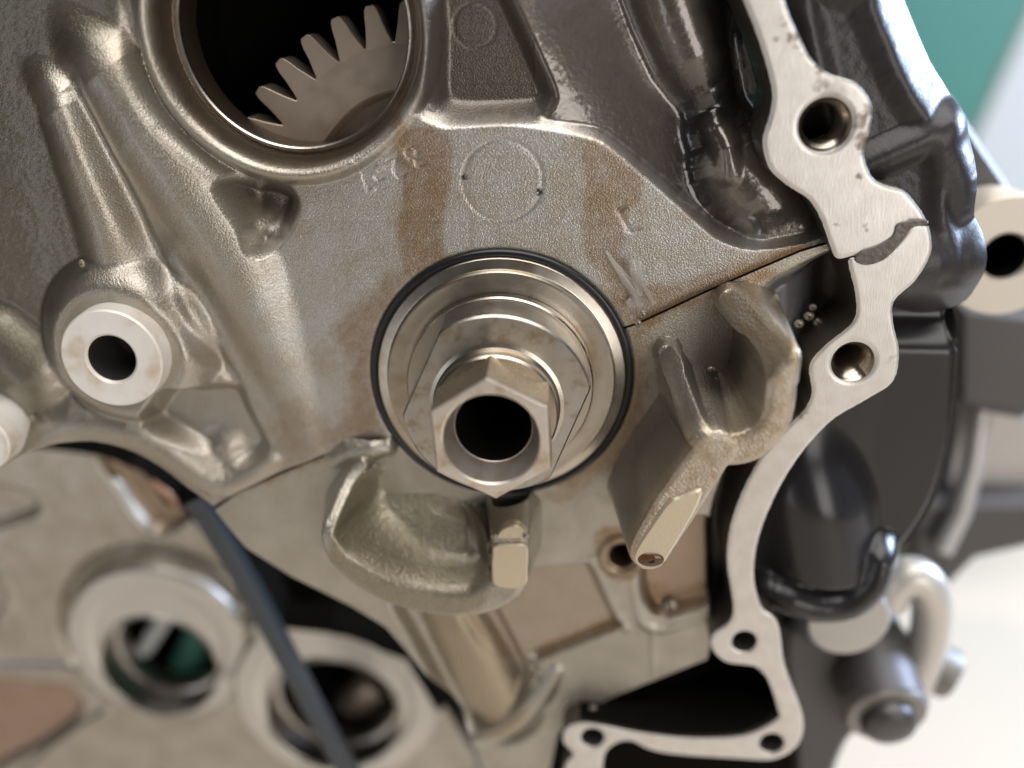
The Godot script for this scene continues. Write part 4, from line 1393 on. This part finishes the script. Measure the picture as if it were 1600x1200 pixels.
# ------------------------------------------------------------------ drops, shreds
func build_small():
	var drops := [
		[1047, 950, -5.2, 2.1, 2.8, "large bright oil drop hanging in the brown recess under the bracket"],
		[128, 412, 1.6, 0.7, 0.9, "tiny bright oil drop on the dark ridge above the left screw boss"],
		[50, 654, 1.2, 0.7, 0.8, "tiny bright oil drop on the dark casing at the left edge"],
		[1004, 491, -0.1, 0.85, 0.9, "upper of two oil drops on the parting line beside the black ring"],
		[997, 505, -0.2, 0.8, 0.9, "lower of two oil drops on the parting line beside the black ring"],
		[926, 1108, -1.6, 1.1, 1.2, "pale oil drop above the bottom flange ear"],
		[956, 1118, -1.6, 0.8, 1.0, "smaller pale oil drop just right of another above the bottom flange"],
		[822, 838, 13.6, 0.8, 0.6, "bright oil drop on the top right of the scoop's tan pad"],
		[772, 838, 13.5, 0.8, 0.6, "bright oil drop on the top left of the scoop's tan pad"],
		[1112, 577, 3.0, 0.9, 0.6, "upper oil drop at the mouth of the forked bracket"],
		[1116, 594, 3.2, 0.8, 0.6, "lower oil drop at the mouth of the forked bracket"],
		[1248, 506, -4.5, 1.1, 1.0, "left one of the oil bubbles in the dark corner by the flange"],
		[1264, 494, -5.5, 1.2, 1.0, "middle one of the oil bubbles in the dark corner by the flange"],
		[1278, 504, -6.5, 1.0, 1.0, "right one of the oil bubbles in the dark corner by the flange"],
		[1270, 480, -6.0, 0.9, 0.8, "topmost of the oil bubbles in the dark corner by the flange"],
		[830, 1042, -3.0, 1.0, 1.3, "uppermost of the pale drops above the rounded tube"],
		[838, 1052, -2.8, 1.0, 1.4, "middle one of the pale drops above the rounded tube"],
		[834, 1068, -2.8, 1.2, 1.9, "largest and lowest pale drop above the rounded tube"],
	]
	var sp := Soup.new()
	var rings := []
	for k in range(0, 9):
		var a := PI / 2 * k / 8.0 - 0.25
		rings.append(circle(Vector3(0, 0, sin(a)), maxf(cos(a), 0.02), 20))
	sp.loft(rings)
	var m := sp.mesh(80.0)
	for d in drops:
		var o := MeshInstance3D.new()
		o.name = numbered("oil_drop")
		o.mesh = m
		o.material_override = mat.oil_drop
		o.position = at3(d[0], d[1], d[2]) * MM
		o.scale = Vector3(d[3] * 0.9, d[4] * 0.9, minf(d[3], d[4]) * 0.55)
		add_child(o)
		tag(o, d[5], "oil drop", "oil drops on the casing")
	var dark := MeshInstance3D.new()
	dark.name = numbered("oil_drop")
	dark.mesh = m
	dark.material_override = mat.brown_oil
	dark.position = at3(1017, 874, 24.9) * MM
	dark.scale = Vector3(2.4, 1.5, 0.7)
	add_child(dark)
	tag(dark, "dark brown oil drop at the tip of the tan milled foot", "oil drop")
	# shreds of clear sealing compound by the parting line
	var shreds := [
		["long thin pale shred of sealant slanting to the parting line", [946, 392, 0.6, 960, 412, 1.4, 976, 434, 1.6, 992, 456, 1.2, 1000, 476, 0.7], [0.25, 0.5, 0.9, 1.0, 0.7]],
		["upright curled shred of clear sealant right of the long one", [999, 408, 3.2, 1000, 424, 3.4, 1004, 442, 3.0, 1012, 458, 1.8, 1022, 474, 0.7], [0.5, 0.45, 0.4, 0.45, 0.35]],
		["flat broad tip of clear sealant beside the curled shred", [988, 406, 3.0, 991, 422, 3.2, 997, 440, 2.4, 1000, 460, 1.2], [0.6, 1.0, 1.1, 0.6]],
		["small pale lump of sealant at the left of the parting line", [980, 468, 0.9, 986, 474, 1.0, 994, 478, 0.8], [0.7, 1.1, 0.6]],
	]
	for q in shreds:
		var s := Soup.new()
		var a := PackedVector3Array()
		var xs: Array = q[1]
		for i in range(0, xs.size(), 3):
			a.append(at3(xs[i], xs[i + 1], xs[i + 2]))
		tube(s, a, q[2], 10)
		single("sealant_shred", s.mesh(60.0), mat.sealant, q[0], "sealant shred", "shreds of clear sealant at the parting line")

# ------------------------------------------------------------------ room behind
func build_setting():
	var s := Soup.new()
	box(s, Basis(), Vector3(0, -345, -300), Vector3(4000, 10, 4400))
	tag(part("floor", s.mesh(), mat.floor_paint, self), "pale cream workshop floor", "", "", "structure")
	s = Soup.new()
	box(s, Basis(), Vector3(450, 300, -760), Vector3(900, 1000, 6))
	tag(part("green_wall", s.mesh(), mat.green_sheet, self), "plain green wall behind the engine", "", "", "structure")
	s = Soup.new()
	var p := at3(1590, 60, -420)
	var q := at3(1470, 330, -420)
	var d := (p - q).normalized()
	box(s, Basis(Vector3(d.y, -d.x, 0), Vector3(d.x, d.y, 0), Vector3(0, 0, 1)), (p + q) * 0.5 + Vector3(d.y, -d.x, 0) * 70.0 - d * 40, Vector3(140, 420, 8))
	single("pale_panel", s.mesh(), mat.pale_panel, "blurred pale grey panel leaning in front of the green wall", "panel")

func _ready():
	set_stage()
	noise.seed = 11
	noise.frequency = 0.35
	noise.fractal_octaves = 3
	make_materials()
	build_setting()
	build_upper()
	build_lower()
	build_crankshaft()
	build_gear()
	build_gearbox()
	build_right()
	build_small()
